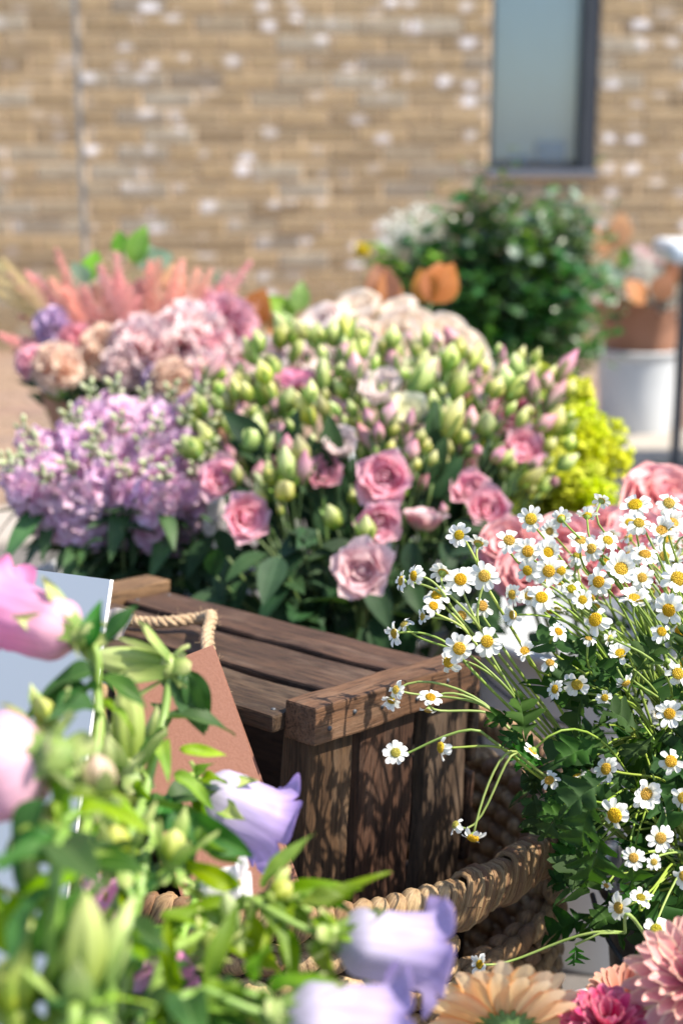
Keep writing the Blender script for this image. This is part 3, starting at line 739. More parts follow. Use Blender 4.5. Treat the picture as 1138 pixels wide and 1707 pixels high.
def on_top(x, y, h):        # the point above the crate's top seen through this pixel
    inv = CM.inverted(); o = inv @ Vector((0, 0, CAM_H)); d = (inv.to_3x3() @ (P(x, y, 1.0)-Vector((0, 0, CAM_H))))
    t = (h-o.z)/d.z; return CM @ (o+d*t)
rp = [bTR + (bBR-bTR)*0.14 + (bTL-bTR)*0.16 - nb_*0.027, bTR+(bTL-bTR)*0.11+(bBR-bTR)*0.02-nb_*0.025, on_top(346, 1060, 0.008), on_top(352, 1028, 0.014), on_top(335, 1030, 0.004), on_top(280, 1037, 0.0), on_top(235, 1037, -0.002), on_top(200, 1030, 0.0), on_top(165, 1030, 0.004)]
def smooth_path(pts, n):
    out = []
    for i in range(len(pts)-1):
        p0 = pts[max(0, i-1)]; p1 = pts[i]; p2 = pts[i+1]; p3 = pts[min(len(pts)-1, i+2)]
        for k in range(n):
            t = k/n
            out.append(0.5*((2*p1)+(p2-p0)*t+(2*p0-5*p1+4*p2-p3)*t*t+(3*p1-p0-3*p2+p3)*t**3))
    out.append(pts[-1]); return out
rp = [q-base for q in smooth_path(rp, 14)]
mb = MB(); rn = random.Random(4)
for st in range(3):
    pts = []
    for i, q in enumerate(rp):
        t = (rp[min(i+1, len(rp)-1)]-rp[max(i-1, 0)]).normalized(); a = t.orthogonal().normalized(); a = (Vector((0, 0, 1))-t*t.z).normalized() if abs(t.z) < 0.9 else (Vector((0, 1, 0))-t*t.y).normalized(); b = t.cross(a); w = i*0.62+st*2*pi/3
        pts.append(q + 0.0030*(cos(w)*a+sin(w)*b))
    mb.tube(pts, 0.0029, 7)
rope = obj('rope_handle', mb.mesh('rope_handle', M_twine), bag)
mb = MB()
for i in range(150):
    q = rn.choice(rp); d = Vector((rn.uniform(-1, 1), rn.uniform(-1, 1), rn.uniform(-.3, 1))).normalized(); l = rn.uniform(0.004, 0.013)
    mb.tube([q, q+d*l*0.5+Vector((0, 0, rn.uniform(-.002, .002))), q+d*l+Vector((rn.uniform(-.004, .004), 0, rn.uniform(-.004, .004)))], 0.00016, 3, cap=False)
tag(obj('rope_fibres', mb.mesh('rope_fibres', M_twine), rope), kind='stuff')
mb = MB(); gb = on_top(200, 1040, 0.004)-base
def glas(u, v): return gb + Vector((-0.004+0.022*(u-.5)*(0.4+v), 0.004*sin(u*9), -0.022+0.034*v+0.004*sin(u*7+v*4)))
mb.grid(glas, 8, 6); obj('ribbon', mb.mesh('ribbon', M_glassine), bag)

# ------------------------------------------------------------------ feverfew (daisy) sprigs
CB = Vector((0.335, 1.125, 0))
bucket(CB, 0.325, 0.118, 0.088, M_bucket_d, 'dark grey bucket packed with white daisies at the right')
rnd = random.Random(31)
daisy_petals, daisy_discs = [], []
for k in range(7):
    mb = MB(); n = rnd.choice((11, 12, 13, 14)); droop = (0.1, 0.35, -0.12, 0.9, 0.2, -0.6, 0.5)[k]
    lost = set(rnd.sample(range(n), (0, 0, 1, 2, 3, 0, 1)[k])) if k else set()
    for i in range(n):
        if i in lost: continue
        az = 2*pi*i/n + rnd.uniform(-.15, .15); L = 0.0074*rnd.uniform(.78, 1.14)
        Mp = Matrix.Rotation(az, 4, 'Z') @ Matrix.Translation((0, 0.0031, 0.0006*rnd.random())) @ Matrix.Rotation(-(1.40+droop*rnd.uniform(.3, 1.4)+rnd.uniform(-.2, .2)+(.7 if rnd.random() < .08 else 0)), 4, 'X') @ Matrix.Rotation(rnd.uniform(-.25, .25), 4, 'Z')
        petal_mb(mb, L, 0.0022*rnd.uniform(.9, 1.12), cup=0.28, curl=rnd.uniform(-.05, .28), tip=0.72, base=0.55, nu=4, nv=5, M=Mp, seed=k*50+i)
    daisy_petals.append(mb.mesh('daisy_petals', M_white_petal))
    db = MB(); rr = 0.0043*rnd.uniform(.92, 1.08); hh = rnd.uniform(0.0016, 0.0028)
    db.ell((0, 0, 0.0003), (rr, rr, hh), 14, 8, 0)
    for i in range(46):      # florets
        q = i/46; a = i*2.39996; rad = rr*0.95*q**0.5
        db.ell((rad*cos(a), rad*sin(a), 0.0003+hh*(max(0, 1-(rad/rr)**2))**0.5), (0.00042, 0.00042, 0.0006), 5, 3, 0)
    daisy_discs.append(db.mesh('daisy_disc', [M_disc if k % 7 < 5 else M_disc_g]))
cb = MB(); cb.lathe([(0.0006, -0.0042), (0.0016, -0.0036), (0.0030, -0.0018), (0.0037, -0.0002), (0.0030, 0.0002)], 10); calyx_me = cb.mesh('calyx', M_stem)
fl = [lobed_leaf('feverfew_leaf', M_cham_leaf, 0.046, 0.020, 60+k, rnd.uniform(.1, .8)) for k in range(6)]
budm = MB(); budm.ell((0, 0, 0), (0.0026, 0.0026, 0.0023), 8, 6); daisy_bud_me = budm.mesh('daisy_bud', M_stem)

def daisy_head(root, base, p, d, s, roll, kind=None):
    k = rnd.randrange(7) if kind is None else kind
    M = TRS(p, basis(d, roll), s)
    h = obj('daisy_flower', daisy_petals[k], root, M, base)
    kd_ = rnd.randrange(5) if d.z < 0.5 or rnd.random() < .5 else rnd.randrange(7)
    obj('disc', daisy_discs[kd_], h); obj('calyx', calyx_me, h)
def daisy_sprig(heads, J, label, group=None, leaves=(), buds=0, through=None, root_off=None):
    a = rnd.uniform(0, 6.28); r = rnd.uniform(0.01, 0.05)
    b0 = CB + Vector((r*cos(a), r*sin(a), 0.10)); base = CB + Vector((r*cos(a), r*sin(a), 0.08))
    root = thing('daisy_sprig', label, 'flower sprig', base, group)
    mb = MB()
    lean = (J-b0); out = Vector((lean.x, lean.y, 0))
    mid = CB + Vector((0, 0, 0.33)) + (out.normalized()*min(0.085, out.length*0.55) if out.length > 1e-4 else Vector((0, 0, 0)))
    if through is not None: mid = through
    main = smooth_path([b0, mid, J], 8)
    mb.tube([q-base for q in main], [0.0017-0.0006*i/len(main) for i in range(len(main))], 6)
    tdir = (J-mid).normalized()
    for p, d, s in heads:
        L = (p-J).length
        c1 = J + tdir*L*0.35 + Vector((0, 0, L*0.12)); c2 = p - d*min(0.05, max(0.014, L*0.42))
        pts = bez(J, c1, c2, p - d*0.0035*s, 10)
        mb.tube([q-base for q in pts], [0.00105-0.00025*i/10 for i in range(11)], 5)
        daisy_head(root, base, p, d, s, rnd.uniform(0, 6.28))
    for i in range(buds):
        p = J + Vector((rnd.uniform(-.03, .03), rnd.uniform(-.02, .02), rnd.uniform(0.0, .045))); d = (p-J).normalized()
        mb.tube([q-base for q in bez(J, J+tdir*0.015, p-d*0.012, p, 6)], 0.0007, 4)
        obj('daisy_bud', daisy_bud_me, root, TRS(p, basis(d)), base)
    for (p, d, s, roll) in leaves:
        obj('leaf', rnd.choice(fl), root, leaf_M(p, d, Vector((0, -0.5, 1)), roll, s), base)
        # leaf stalk back to the nearest point of the stem
        q = min(main, key=lambda m: (m-p).length)
        if (q-p).length < 0.09: mb.tube([q-base, (q+p)/2-base+Vector((0, 0, 0.004)), p-base], 0.0008, 4)
    obj('stem', mb.mesh('stem', M_stem), root)
    return root
def H(x, y, fx, fy, fz, px, d): # a head: pixel, facing, size in pixels, distance
    return (P(x, y, d), D(fx, fy, fz), px*d/FPX/0.0234)
def Lf(x, y, d, dx, dy, dz, s, roll=0.0): return (P(x, y, d), D(dx, dy, dz), s, roll)

solo = [
 ([H(765,892,-.3,.1,.9,50,1.06), H(797,906,.2,.6,-.4,44,1.075)], P(815,985,1.07), 'daisy pair standing high over the crate rail in front of pink lisianthus'),
 ([H(690,960,-.75,.05,.5,50,1.04), H(669,968,-.85,.15,.25,44,1.05)], P(752,1012,1.05), 'two side-on daisies reaching farthest left above the crate top'),
 ([H(738,955,.25,.5,-.6,52,1.06), H(767,966,0,.25,.9,60,1.05), H(807,960,-.2,.1,.95,60,1.05)], P(800,1050,1.06), 'sprig of three daisies, the leftmost seen from behind, above the rail'),
 ([H(728,992,-.3,.6,.6,56,1.05), H(722,1010,.25,.45,.8,46,1.035), H(705,1028,-.8,.1,.3,36,1.06)], P(782,1060,1.05), 'sprig of three small tilted daisies over the far end of the crate'),
 ([H(658,1056,-.85,-.1,.45,50,1.05), H(674,1041,-.4,.55,.2,44,1.06)], P(775,1105,1.05), 'pair of side-on daisies hanging over the dark top slats'),
 ([H(768,1027,-.2,.2,.9,52,1.06), H(803,1010,.2,.3,.8,48,1.07)], P(838,1080,1.06), 'two daisies half hidden in the left of the bunch'),
 ([H(765,1081,-.02,.02,1,60,1.03), H(811,1069,.1,.05,1,62,1.035), H(747,1104,-.45,-.15,.8,52,1.04)], P(868,1180,1.05), 'three open daisies in front of the crate rail facing the viewer'),
 ([H(660,1150,-.6,.25,.5,42,1.03), H(652,1167,-.25,-.5,.5,42,1.035), H(717,1163,.1,.6,.45,48,1.02), H(713,1184,-.2,-.8,.2,34,1.03)], P(838,1205,1.04), 'drooping sprig of four small daisies crossing the crate rail'),
 ([H(659,1255,0,.45,.75,50,1.02)], P(812,1228,1.03), 'single daisy on an arched stalk before the dark crate slats'),
 ([H(735,1246,-.9,.08,.3,50,1.02)], P(862,1268,1.04), 'single side-on daisy on a long straight stalk before the third slat'),
 ([H(759,1375,-.5,.35,.15,40,1.02), H(788,1396,-.15,-.55,.35,52,1.01)], P(868,1262,1.04), 'lowest pair of daisies dangling on thin stalks over the basket rim'),
]
for heads, J, lab in solo:
    daisy_sprig(heads, J, lab)
# the long stalk lying low across the picture towards the basket
daisy_sprig([H(800,1608,-.6,.2,.5,44,1.0)], P(1040,1555,1.0), 'long low daisy stalk reaching left over the peach gerbera', leaves=[Lf(958,1575,1.0,.1,-1,.1,.42)], through=P(1070,1552,1.0))
mainheads = [
 (884,865,0,0,1,52),(848,901,0,.5,.8,54),(879,919,0,.1,1,54),(913,921,.1,.2,.95,54),(935,865,-.1,.3,-.9,44),(978,860,.1,.6,-.5,44),(1002,835,.4,.4,-.5,36),
 (1058,842,-.3,.6,.6,62),(1114,839,0,.45,.8,54),(1064,872,0,.5,.7,52),(1102,885,-.2,.6,.7,58),(1120,872,.2,.5,.6,56),(967,901,0,.7,.6,54),(985,915,-.5,.2,.7,50),(1012,901,.2,.5,.7,46),
 (1034,949,0,.35,.9,70),(997,970,-.4,.2,.8,58),(1074,925,0,.75,.45,58),(1069,963,.1,.2,.9,48),(1129,965,.1,.4,.8,68),(914,952,-.1,0,.9,58),(934,951,.1,.1,.9,48),(879,951,-.55,0,.8,48),
 (952,982,.1,.5,.8,46),(902,996,0,.4,.85,58),(854,991,-.75,0,.6,46),(881,993,-.1,.1,.9,44),(970,1000,.1,.2,.8,44),(1056,998,0,.65,.5,58),(1114,1017,-.45,-.1,.8,64),(992,1033,-.6,.3,.7,62),
 (980,1065,.1,.75,.2,36),(1016,1064,-.5,.2,-.5,36),(1102,1053,.1,.3,.8,46),(930,1053,.3,.4,.6,42),(874,1086,-.2,.6,.6,46),(855,1025,-.8,0,.5,44),(916,1105,0,.6,.6,42),(1033,1090,-.2,.6,.5,50),
 (961,1141,-.25,-.3,.85,54),(1042,1138,.3,-.5,.4,44),(1007,1163,0,-.1,1,34),(925,1149,-.75,.2,.5,40),(1129,1123,0,.3,.9,58),(1115,1190,-.2,.2,.9,56),(887,1252,-.4,-.5,-.2,46),
 (1076,1323,0,0,1,62),(1024,1359,-.55,0,.85,66),(1010,1282,-.6,.25,.55,52),(961,1295,-.25,.6,-.15,44),(1117,1269,.1,.2,.9,58),(1100,1397,.1,.1,.95,56),(1055,1430,0,.2,.9,46),(1089,1437,0,.2,.9,32),
 (1031,1513,-.75,0,.55,58),(1067,1497,0,.7,.45,46),(1140,1460,-.3,.1,.8,50),(1093,1550,0,.5,.8,56),(915,1301,-.3,.5,.5,46),(1138,1330,-.4,.2,.8,52),(1010,1476,-.4,-.3,.6,24),
]
fill = []
for i in range(92):
    x = rnd.uniform(905, 1340); y = rnd.uniform(868, 1010) + abs(x-1100)*0.05
    fill.append((x, y, rnd.gauss(0, .45), rnd.uniform(.0, .8), rnd.uniform(-.2, .9), rnd.uniform(36, 52)))
for i in range(34):
    x = rnd.uniform(1090, 1400); y = rnd.uniform(1000, 1540)
    fill.append((x, y, rnd.gauss(0.2, .45), rnd.uniform(-.2, .7), rnd.uniform(.1, .9), rnd.uniform(42, 58)))
pool = []
for (x, y, a, b, c, s) in mainheads:
    d = 1.035 + max(0, (1000-y))*0.0004 + (x < 900)*0.01 - max(0, y-1150)*0.0001
    pool.append(H(x, y, a, b, c, s, d))
for (x, y, a, b, c, s) in fill:
    d = 1.10 + rnd.uniform(0, .16) + max(0, (1000-y))*0.0004
    pool.append(H(x, y, a, b, c, s, d))
free = pool[:]; clusters = []
while free:
    seed = max(free, key=lambda h: (h[0]-Vector((CB.x, CB.y, 0.45))).length)
    near = sorted(free, key=lambda h: (h[0]-seed[0]).length)[:rnd.choice((3, 3, 4))]
    near = [h for h in near if (h[0]-seed[0]).length < 0.09]
    for h in near: free.remove(h)
    clusters.append(near)
leaf_spots = [Lf(872,1232,1.02,0,1,.1,.80,.3), Lf(925,1150,1.04,.2,.8,.3,.55), Lf(990,1330,1.0,-.5,-.8,.2,1.0,.2), Lf(1010,1300,1.0,-.75,-.3,.3,.95), Lf(1000,1390,1.0,-.15,-1,.1,1.05,-.2), Lf(860,1195,1.03,-.9,-.1,.3,.6), Lf(870,1215,1.03,-.7,-.5,.3,.5),
              Lf(1000,1240,1.02,-.8,-.2,.3,.9), Lf(1060,1220,1.02,-.5,.6,.3,.8), Lf(1050,1400,1.02,.2,-.9,.3,.8), Lf(960,1360,1.02,-.9,.1,.2,.7), Lf(1090,1300,1.03,.3,-.6,.4,.9), Lf(1060,1120,1.04,.3,.8,.4,.7), Lf(990,1120,1.05,-.3,.8,.4,.7)]
for i in range(210):
    x = rnd.uniform(900, 1330); y = rnd.uniform(1060, 1530)
    if x < 960 and (y > 1400 or y < 1250): continue
    leaf_spots.append(Lf(x, y, rnd.uniform(1.05, 1.2), rnd.gauss((x-1110)/300, .6), rnd.uniform(-.8, .8), rnd.uniform(0, .8), rnd.uniform(.6, 1.05), rnd.uniform(-.6, .6)))
by = {i: [] for i in range(len(clusters))}
cents = [sum((h[0] for h in cl), Vector((0, 0, 0)))/len(cl) for cl in clusters]
Js = []
for c_ in cents:
    top = CB + Vector((0, 0, 0.34)); out = c_ - top
    Js.append(top + out*0.60 + Vector((0, 0, 0.004)))
for lf in leaf_spots:
    k = min(range(len(clusters)), key=lambda i: (Js[i]-lf[0]).length + rnd.uniform(0, .02)); by[k].append(lf)
for i, cl in enumerate(clusters):
    daisy_sprig(cl, Js[i], 'white daisy sprig crowded with others in the bunch in the dark bucket', 'daisy sprigs crowded in the dark bucket', by[i], buds=rnd.choice((1, 2, 3)))

# ------------------------------------------------------------------ roses and lisianthus blooms: petals round an axis
def whorl(name, specs):
    # specs: rings of (count, tilt, r0, scale, height, mesh choices)
    return specs
def bloom(root, base, M, rings, pname='petal', fname='flower', heart=None):
    f = obj(fname, heart, root, M, base)
    for (n, tilt, r0, sc, h, meshes, az0) in rings:
        for i in range(n):
            az = az0 + 2*pi*i/n + rnd.uniform(-.15, .15)
            obj(pname, rnd.choice(meshes), f, petal_M(az, tilt + rnd.uniform(-.09, .09), r0, sc*rnd.uniform(.93, 1.07), h, rnd.uniform(-.1, .1)))
    return f
def rose_petals(mat, n=4, L=0.040, W=0.026, curl=0.22, ruff=0.05, cup=0.42):
    out = []
    for k in range(n):
        mb = MB(); petal_mb(mb, L, W, cup=cup, curl=curl*rnd.uniform(.6, 1.3), ruff=ruff, tip=0.62, base=0.35, nu=6, nv=6, seed=k*7+int(L*1e4), belly=0.10)
        out.append(mb.mesh('petal', mat))
    return out
def heart_mesh(mat, r=0.010, h=0.024, green=None):
    mb = MB()
    def fn(u, v):
        a = 2*pi*u*1.0; w = 1+0.14*sin(3*a+v*5)
        return (r*w*cos(a)*sin(pi*min(.93, v*.85+.1)), r*w*sin(a)*sin(pi*min(.93, v*.85+.1)), h*v)
    mb.grid(fn, 14, 8, 0, None, wrap=True)
    mb.lathe([(0.001, -0.010), (0.005, -0.008), (0.0085, -0.002), (0.010, 0.006)], 10, 1)
    return mb.mesh('flower_heart', [mat, M_sepal])
# ------------------------------------------------------------------ lisianthus bunch
LB = Vector((0.022, 1.735, 0))
bucket(LB, 0.36, 0.125, 0.095, M_bucket_g, 'pale grey bucket of lisianthus behind the crate')
rnd = random.Random(41)
lis_mats = {'p': M_lis_pink, 'm': M_lis_mauve, 'l': M_lis_light, 'w': M_lis_white, 'c': M_lis_cream}
lis_p = {k: rose_petals(m, 4, 0.036, 0.021, 0.30, 0.07) for k, m in lis_mats.items()}
lis_h = {k: heart_mesh(m, 0.007, 0.022) for k, m in lis_mats.items()}
lis_buds = []
for k in range(8):
    mb = MB(); L = 0.030*rnd.uniform(.75, 1.2); R = 0.0074*rnd.uniform(.75, 1.2); tw = rnd.uniform(1, 2.4)
    prof = lambda v: R*(sin(pi*min(1, (v*0.93+0.04))**0.8)**0.85)*(1 if v < .6 else 1-0.25*((v-.6)/.4))
    def fn(u, v):
        a = 2*pi*u; rr = prof(v)*(1+0.10*sin(4*a+tw*v*3))
        return (rr*cos(a), rr*sin(a), L*v)
    mb.grid(fn, 12, 9, 0, None, wrap=True)
    for i in range(5):
        az = 2*pi*i/5
        Mp = Matrix.Rotation(az, 4, 'Z') @ Matrix.Translation((0, R*0.75, 0.002)) @ Matrix.Rotation(-rnd.uniform(.15, .45), 4, 'X')
        petal_mb(mb, L*rnd.uniform(.45, .8), 0.0016, tip=0.1, base=.8, cup=.1, curl=rnd.uniform(0, .3), nu=2, nv=3, M=Mp, mat=1, seed=i)
    lis_buds.append(mb.mesh('bud', [M_lis_bud if k < 6 else M_lis_pinkbud, M_sepal]))
lis_leaf = [leaf_mesh('leaf', M_lis_leaf, L=0.062, W=0.015, bend=.25, fold=.3, seed=k) for k in range(3)]
def lis_depth(x, y):
    t = (960-y)/390
    return 1.60 + 0.30*max(0, t)**0.9 + 0.0006*abs(x-630)*0.35
def lis_stem(label, flower=None, buds=(), group=None, leaves=1):
    pts = ([flower[0]] if flower else []) + [b[0] for b in buds]
    cen = sum(pts, Vector((0, 0, 0)))/len(pts)
    out = Vector((cen.x-LB.x, cen.y-LB.y, 0))
    b0 = LB + out*0.15 + Vector((0, 0, 0.06)); mid = LB + out.normalized()*min(.10, out.length*.62) + Vector((0, 0, .36))
    J = mid + (cen-mid)*0.45
    root = thing('lisianthus_spray', label, 'flower stem', b0, group)
    mb = MB(); main = smooth_path([b0, mid, J], 6)
    mb.tube([q-b0 for q in main], [0.0024]*len(main), 5)
    td = (J-mid).normalized()
    if flower:
        p, d, s, k, opening = flower
        L = (p-J).length
        mb.tube([q-b0 for q in bez(J, J+td*L*.4, p-d*min(.05, L*.5), p-d*0.008*s, 7)], 0.0015, 5)
        m = lis_p[k]; o = opening
        rings = [(3, .03+.14*o, .002, .62, .0, m, 0.3), (4, .10+.36*o, .004, .82, 0, m, 1.0), (5, .16+.62*o, .005, 1.0, 0, m, .2), (5, .22+.85*o, .006, 1.08, 0, m, .8)]
        bloom(root, b0, TRS(p - d*0.012*s, basis(d, rnd.uniform(0, 6)), s), rings, heart=lis_h[k])
    for p, d, s, k in buds:
        L = (p-J).length
        mb.tube([q-b0 for q in bez(J, J+td*L*.4, p-d*min(.04, L*.5), p, 6)], 0.0011, 4)
        obj('bud', lis_buds[k], root, TRS(p, basis(d, rnd.uniform(0, 6)), s), b0)
    for i in range(leaves):
        t = rnd.uniform(.45, .95); q = main[int(t*(len(main)-1))]
        a = rnd.uniform(0, 6.28)
        obj('leaf', rnd.choice(lis_leaf), root, leaf_M(q, Vector((cos(a), sin(a), rnd.uniform(.1, .9))), Vector((0, 0, 1)), rnd.uniform(-.5, .5), rnd.uniform(.8, 1.2)), b0)
    obj('stem', mb.mesh('stem', M_lis_stem), root)
    return root
def LF(x, y, px, k, fx, fy, fz, op, dd=0.0):
    d = lis_depth(x, y)+dd
    return (P(x, y, d), D(fx, fy, fz), px*d/FPX/(0.047+0.040*op), k, op)
flowers = [
 (LF(640, 797, 92, 'p', -.05, .15, 1, .62, -.03), 'large open pink lisianthus at the front centre of the bunch'),
 (LF(630, 872, 78, 'p', .2, -.1, 1, .6, -.02), 'open pink lisianthus hanging just below the largest pink bloom'),
 (LF(604, 952, 100, 'l', -.15, .2, 1, .66, -.03), 'lowest open pale pink lisianthus above the crate top'),
 (LF(565, 748, 62, 'w', 0, .6, .7, .12, -.02), 'round white half closed lisianthus in the middle of the green buds'),
 (LF(632, 658, 78, 'w', -.1, .7, .6, .25), 'white lisianthus near the top centre of the bunch'),
 (LF(678, 692, 66, 'c', .1, .6, .7, .25), 'cream lisianthus right beside the top white one'),
 (LF(498, 640, 82, 'm', .0, .9, .3, .55), 'dark mauve lisianthus at the upper left of the bunch'),
 (LF(373, 800, 74, 'p', -.3, .3, .8, .35, -.02), 'pink lisianthus closing at the left end beside lilac flowers'),
 (LF(408, 864, 82, 'p', .35, .1, .9, .5, -.03), 'open pink lisianthus low on the left over dark leaves'),
 (LF(540, 790, 66, 'p', -.1, .4, .8, .4), 'pink lisianthus left of the largest pink bloom'),
 (LF(870, 750, 74, 'p', .2, .4, .8, .4), 'pink lisianthus at the right end beside yellow green blossom'),
 (LF(852, 690, 84, 'p', -.2, .3, .8, .45, .03), 'pink lisianthus above the right end bloom'),
 (LF(810, 852, 74, 'p', .1, .3, .9, .35, -.02), 'pink lisianthus low on the right above the daisies'),
 (LF(783, 818, 66, 'p', -.2, .5, .8, .35), 'pink lisianthus touching the low right bloom from above'),
 (LF(706, 872, 66, 'l', .1, .9, .1, .3), 'side on pink lisianthus between dark stems at the lower right'),
 (LF(760, 775, 80, 'l', -.2, .4, .8, .5, .04), 'pale pink lisianthus behind buds at the right'),
 (LF(450, 795, 60, 'm', .1, .5, .7, .3, .04), 'mauve lisianthus half hidden under buds at the left'),
 (LF(432, 664, 66, 'm', .0, .6, .6, .35, .05), 'mauve lisianthus half hidden at the upper left edge'),
 (LF(735, 800, 56, 'p', .1, .4, .8, .3, .05), 'small pink lisianthus deep between the right blooms'),
 (LF(590, 575, 66, 'l', -.1, .7, .5, .3, .05), 'pale pink lisianthus at the very top of the bunch'),
 (LF(505, 770, 56, 'l', -.2, .3, .8, .3, .05), 'pale pink lisianthus sunk among green buds'),
 (LF(800, 700, 60, 'l', -.2, .6, .6, .35, .06), 'pale pink lisianthus under the upper right buds'),
 (LF(700, 742, 52, 'l', .2, .5, .7, .25, .02), 'small pale pink lisianthus right above the largest pink bloom'),
 (LF(455, 735, 46, 'l', -.1, .5, .7, .2, .02), 'small pale pink lisianthus half open amid left hand buds'),
 (LF(560, 690, 46, 'l', .1, .5, .7, .2, .02), 'small pale pink lisianthus between white bloom and green buds'),
 (LF(770, 655, 48, 'p', .1, .6, .6, .2, .02), 'small pink lisianthus among the upper right buds'),
 (LF(690, 620, 46, 'c', .0, .7, .6, .2, .02), 'small cream lisianthus among the topmost buds'),
]
def lis_ok(x, y):
    top = 565 + max(0, (480-x))*0.50 + max(0, x-620)*0.10 + max(0, x-860)*0.6
    bot = 800 + 40*sin(x*.03)
    return top < y < bot
bud_pts = []
tries = 0
while len(bud_pts) < 205 and tries < 9000:
    tries += 1
    x, y = rnd.uniform(330, 945), rnd.uniform(555, 850)
    if not lis_ok(x, y): continue
    if any((x-a)**2+(y-b)**2 < 19**2 for a, b in bud_pts): continue
    if any((x-569)**2 >= 0 and abs(x-fx) < 34 and abs(y-fy) < 30 for fx, fy in ((640,797),(565,748),(632,658),(498,640),(373,800),(870,750),(678,692),(540,790))): continue
    bud_pts.append((x, y))
for q in ((318,720),(345,690),(820,770),(760,740),(590,840),(690,770),(560,880),(470,860),(700,640),(905,650),(395,810),(437,855),(610,905),(740,860)): bud_pts.append(q)
buds = []
for x, y in bud_pts:
    d = lis_depth(x, y) - 0.015 + rnd.uniform(-.03, .05); p = P(x, y, d)
    dirv = (p - (LB + Vector((0, 0, 0.16)))).normalized(); dirv = (dirv + Vector((rnd.gauss(0, .42), rnd.gauss(0, .42), rnd.uniform(-.1, .6)))).normalized()
    buds.append((p, dirv, rnd.choice((.7, .9, 1.1, 1.3, 1.5))*rnd.uniform(.9, 1.1), rnd.randrange(8)))
usedb = set()
for fl_, lab in flowers:
    near = sorted([i for i in range(len(buds)) if i not in usedb], key=lambda i: (buds[i][0]-fl_[0]).length)[:2]
    near = [i for i in near if (buds[i][0]-fl_[0]).length < .07]; usedb.update(near)
    lis_stem(lab, fl_, [buds[i] for i in near], None, 1)
left = [i for i in range(len(buds)) if i not in usedb]
while left:
    s0 = left[0]; near = sorted(left, key=lambda i: (buds[i][0]-buds[s0][0]).length)[:5]
    for i in near: left.remove(i)
    lis_stem('lisianthus stem of pale green buds in the middle bunch', None, [buds[i] for i in near], 'green budded lisianthus stems', 1)
# darker foliage low in the bunch
for i in range(30):
    x = rnd.uniform(345, 860); y = rnd.uniform(890, 1010)
    if i < 16: x = rnd.uniform(440, 800); y = rnd.uniform(880, 980)
    d = 1.62 + rnd.uniform(0, .10); p = P(x, y, d)
    b0 = LB + Vector((rnd.uniform(-.05, .05), rnd.uniform(-.05, .05), 0.1))
    r_ = thing('foliage_sprig', 'leafy dark green stem filling the foot of the middle bunch', 'leafy stem', b0, 'leafy stems under the lisianthus')
    mb = MB(); mid = LB + Vector(((p.x-LB.x)*.5, (p.y-LB.y)*.7, .33)); pts = smooth_path([b0, mid, p], 6); mb.tube([q-b0 for q in pts], 0.0018, 5)
    obj('stem', mb.mesh('stem', M_lis_stem), r_)
    for k in range(3):
        q = pts[-1-k*2]
        dv = D(rnd.gauss((x-600)/400, .6), rnd.uniform(-1, .9), rnd.uniform(.1, .9))
        obj('leaf', rnd.choice(lis_leaf), r_, leaf_M(q, dv, Vector((0, -.3, 1)), rnd.uniform(-.6, .6), rnd.uniform(.75, 1.15)), b0)

for i in range(34):
    x = rnd.uniform(400, 840); y = rnd.uniform(745, 890)
    p = P(x, y, 1.80+rnd.uniform(-.05, .08))
    b0 = LB + Vector((rnd.uniform(-.05, .05), rnd.uniform(-.03, .07), 0.1))
    r_ = thing('foliage_sprig', 'leafy dark green stem filling the foot of the middle bunch', 'leafy stem', b0, 'leafy stems under the lisianthus')
    mb = MB(); pts = smooth_path([b0, LB + Vector(((p.x-LB.x)*.6, (p.y-LB.y)*.6, .36)), p], 6); mb.tube([q-b0 for q in pts], 0.0020, 5)
    obj('stem', mb.mesh('stem', M_lis_stem), r_)
    for k in range(4):
        q = pts[-1-k]
        obj('leaf', rnd.choice(lis_leaf), r_, leaf_M(q, D(rnd.gauss((x-610)/300, .35), 1, rnd.uniform(-.2, .5)), Vector((0, -1, .3)), rnd.uniform(-.8, .8), rnd.uniform(.7, 1.1)), b0)

# ------------------------------------------------------------------ lilac stock
SB = Vector((-0.265, 1.90, 0))
bucket(SB, 0.35, 0.150, 0.115, M_bucket_g, 'pale grey bucket of lilac stock at the left')
rnd = random.Random(51)
floret = []
for k in range(6):
    mb = MB()
    for ring, (n, tilt, L) in enumerate(((5, 1.25, .020), (4, .75, .015), (3, .3, .010))):
        for i in range(n):
            Mp = Matrix.Rotation(2*pi*i/n+ring+rnd.uniform(-.3, .3), 4, 'Z') @ Matrix.Translation((0, .001, 0)) @ Matrix.Rotation(-(tilt+rnd.uniform(-.3, .3)), 4, 'X')
            petal_mb(mb, L*rnd.uniform(.85, 1.1), .0088*L/.02, cup=.25, curl=rnd.uniform(-.1, .35), ruff=.16, tip=.75, base=.3, nu=4, nv=4, M=Mp, seed=k*31+i)
    mb.lathe([(.0008, -.012), (.002, -.008), (.0028, -.001), (.002, .001)], 6, 1)
    floret.append(mb.mesh('floret', [M_stock, M_stock_bud]))
mb = MB(); mb.ell((0, 0, .005), (.0036, .0036, .0065), 7, 5); sbud = mb.mesh('stock_bud', M_stock_bud)
st_leaf = [leaf_mesh('leaf', leaf_mat('stock leaf', (.05, .10, .045), (.08, .15, .06), (.12, .2, .1), .2, .5), L=.085, W=.013, bend=.4, fold=.2, seed=k) for k in range(3)]
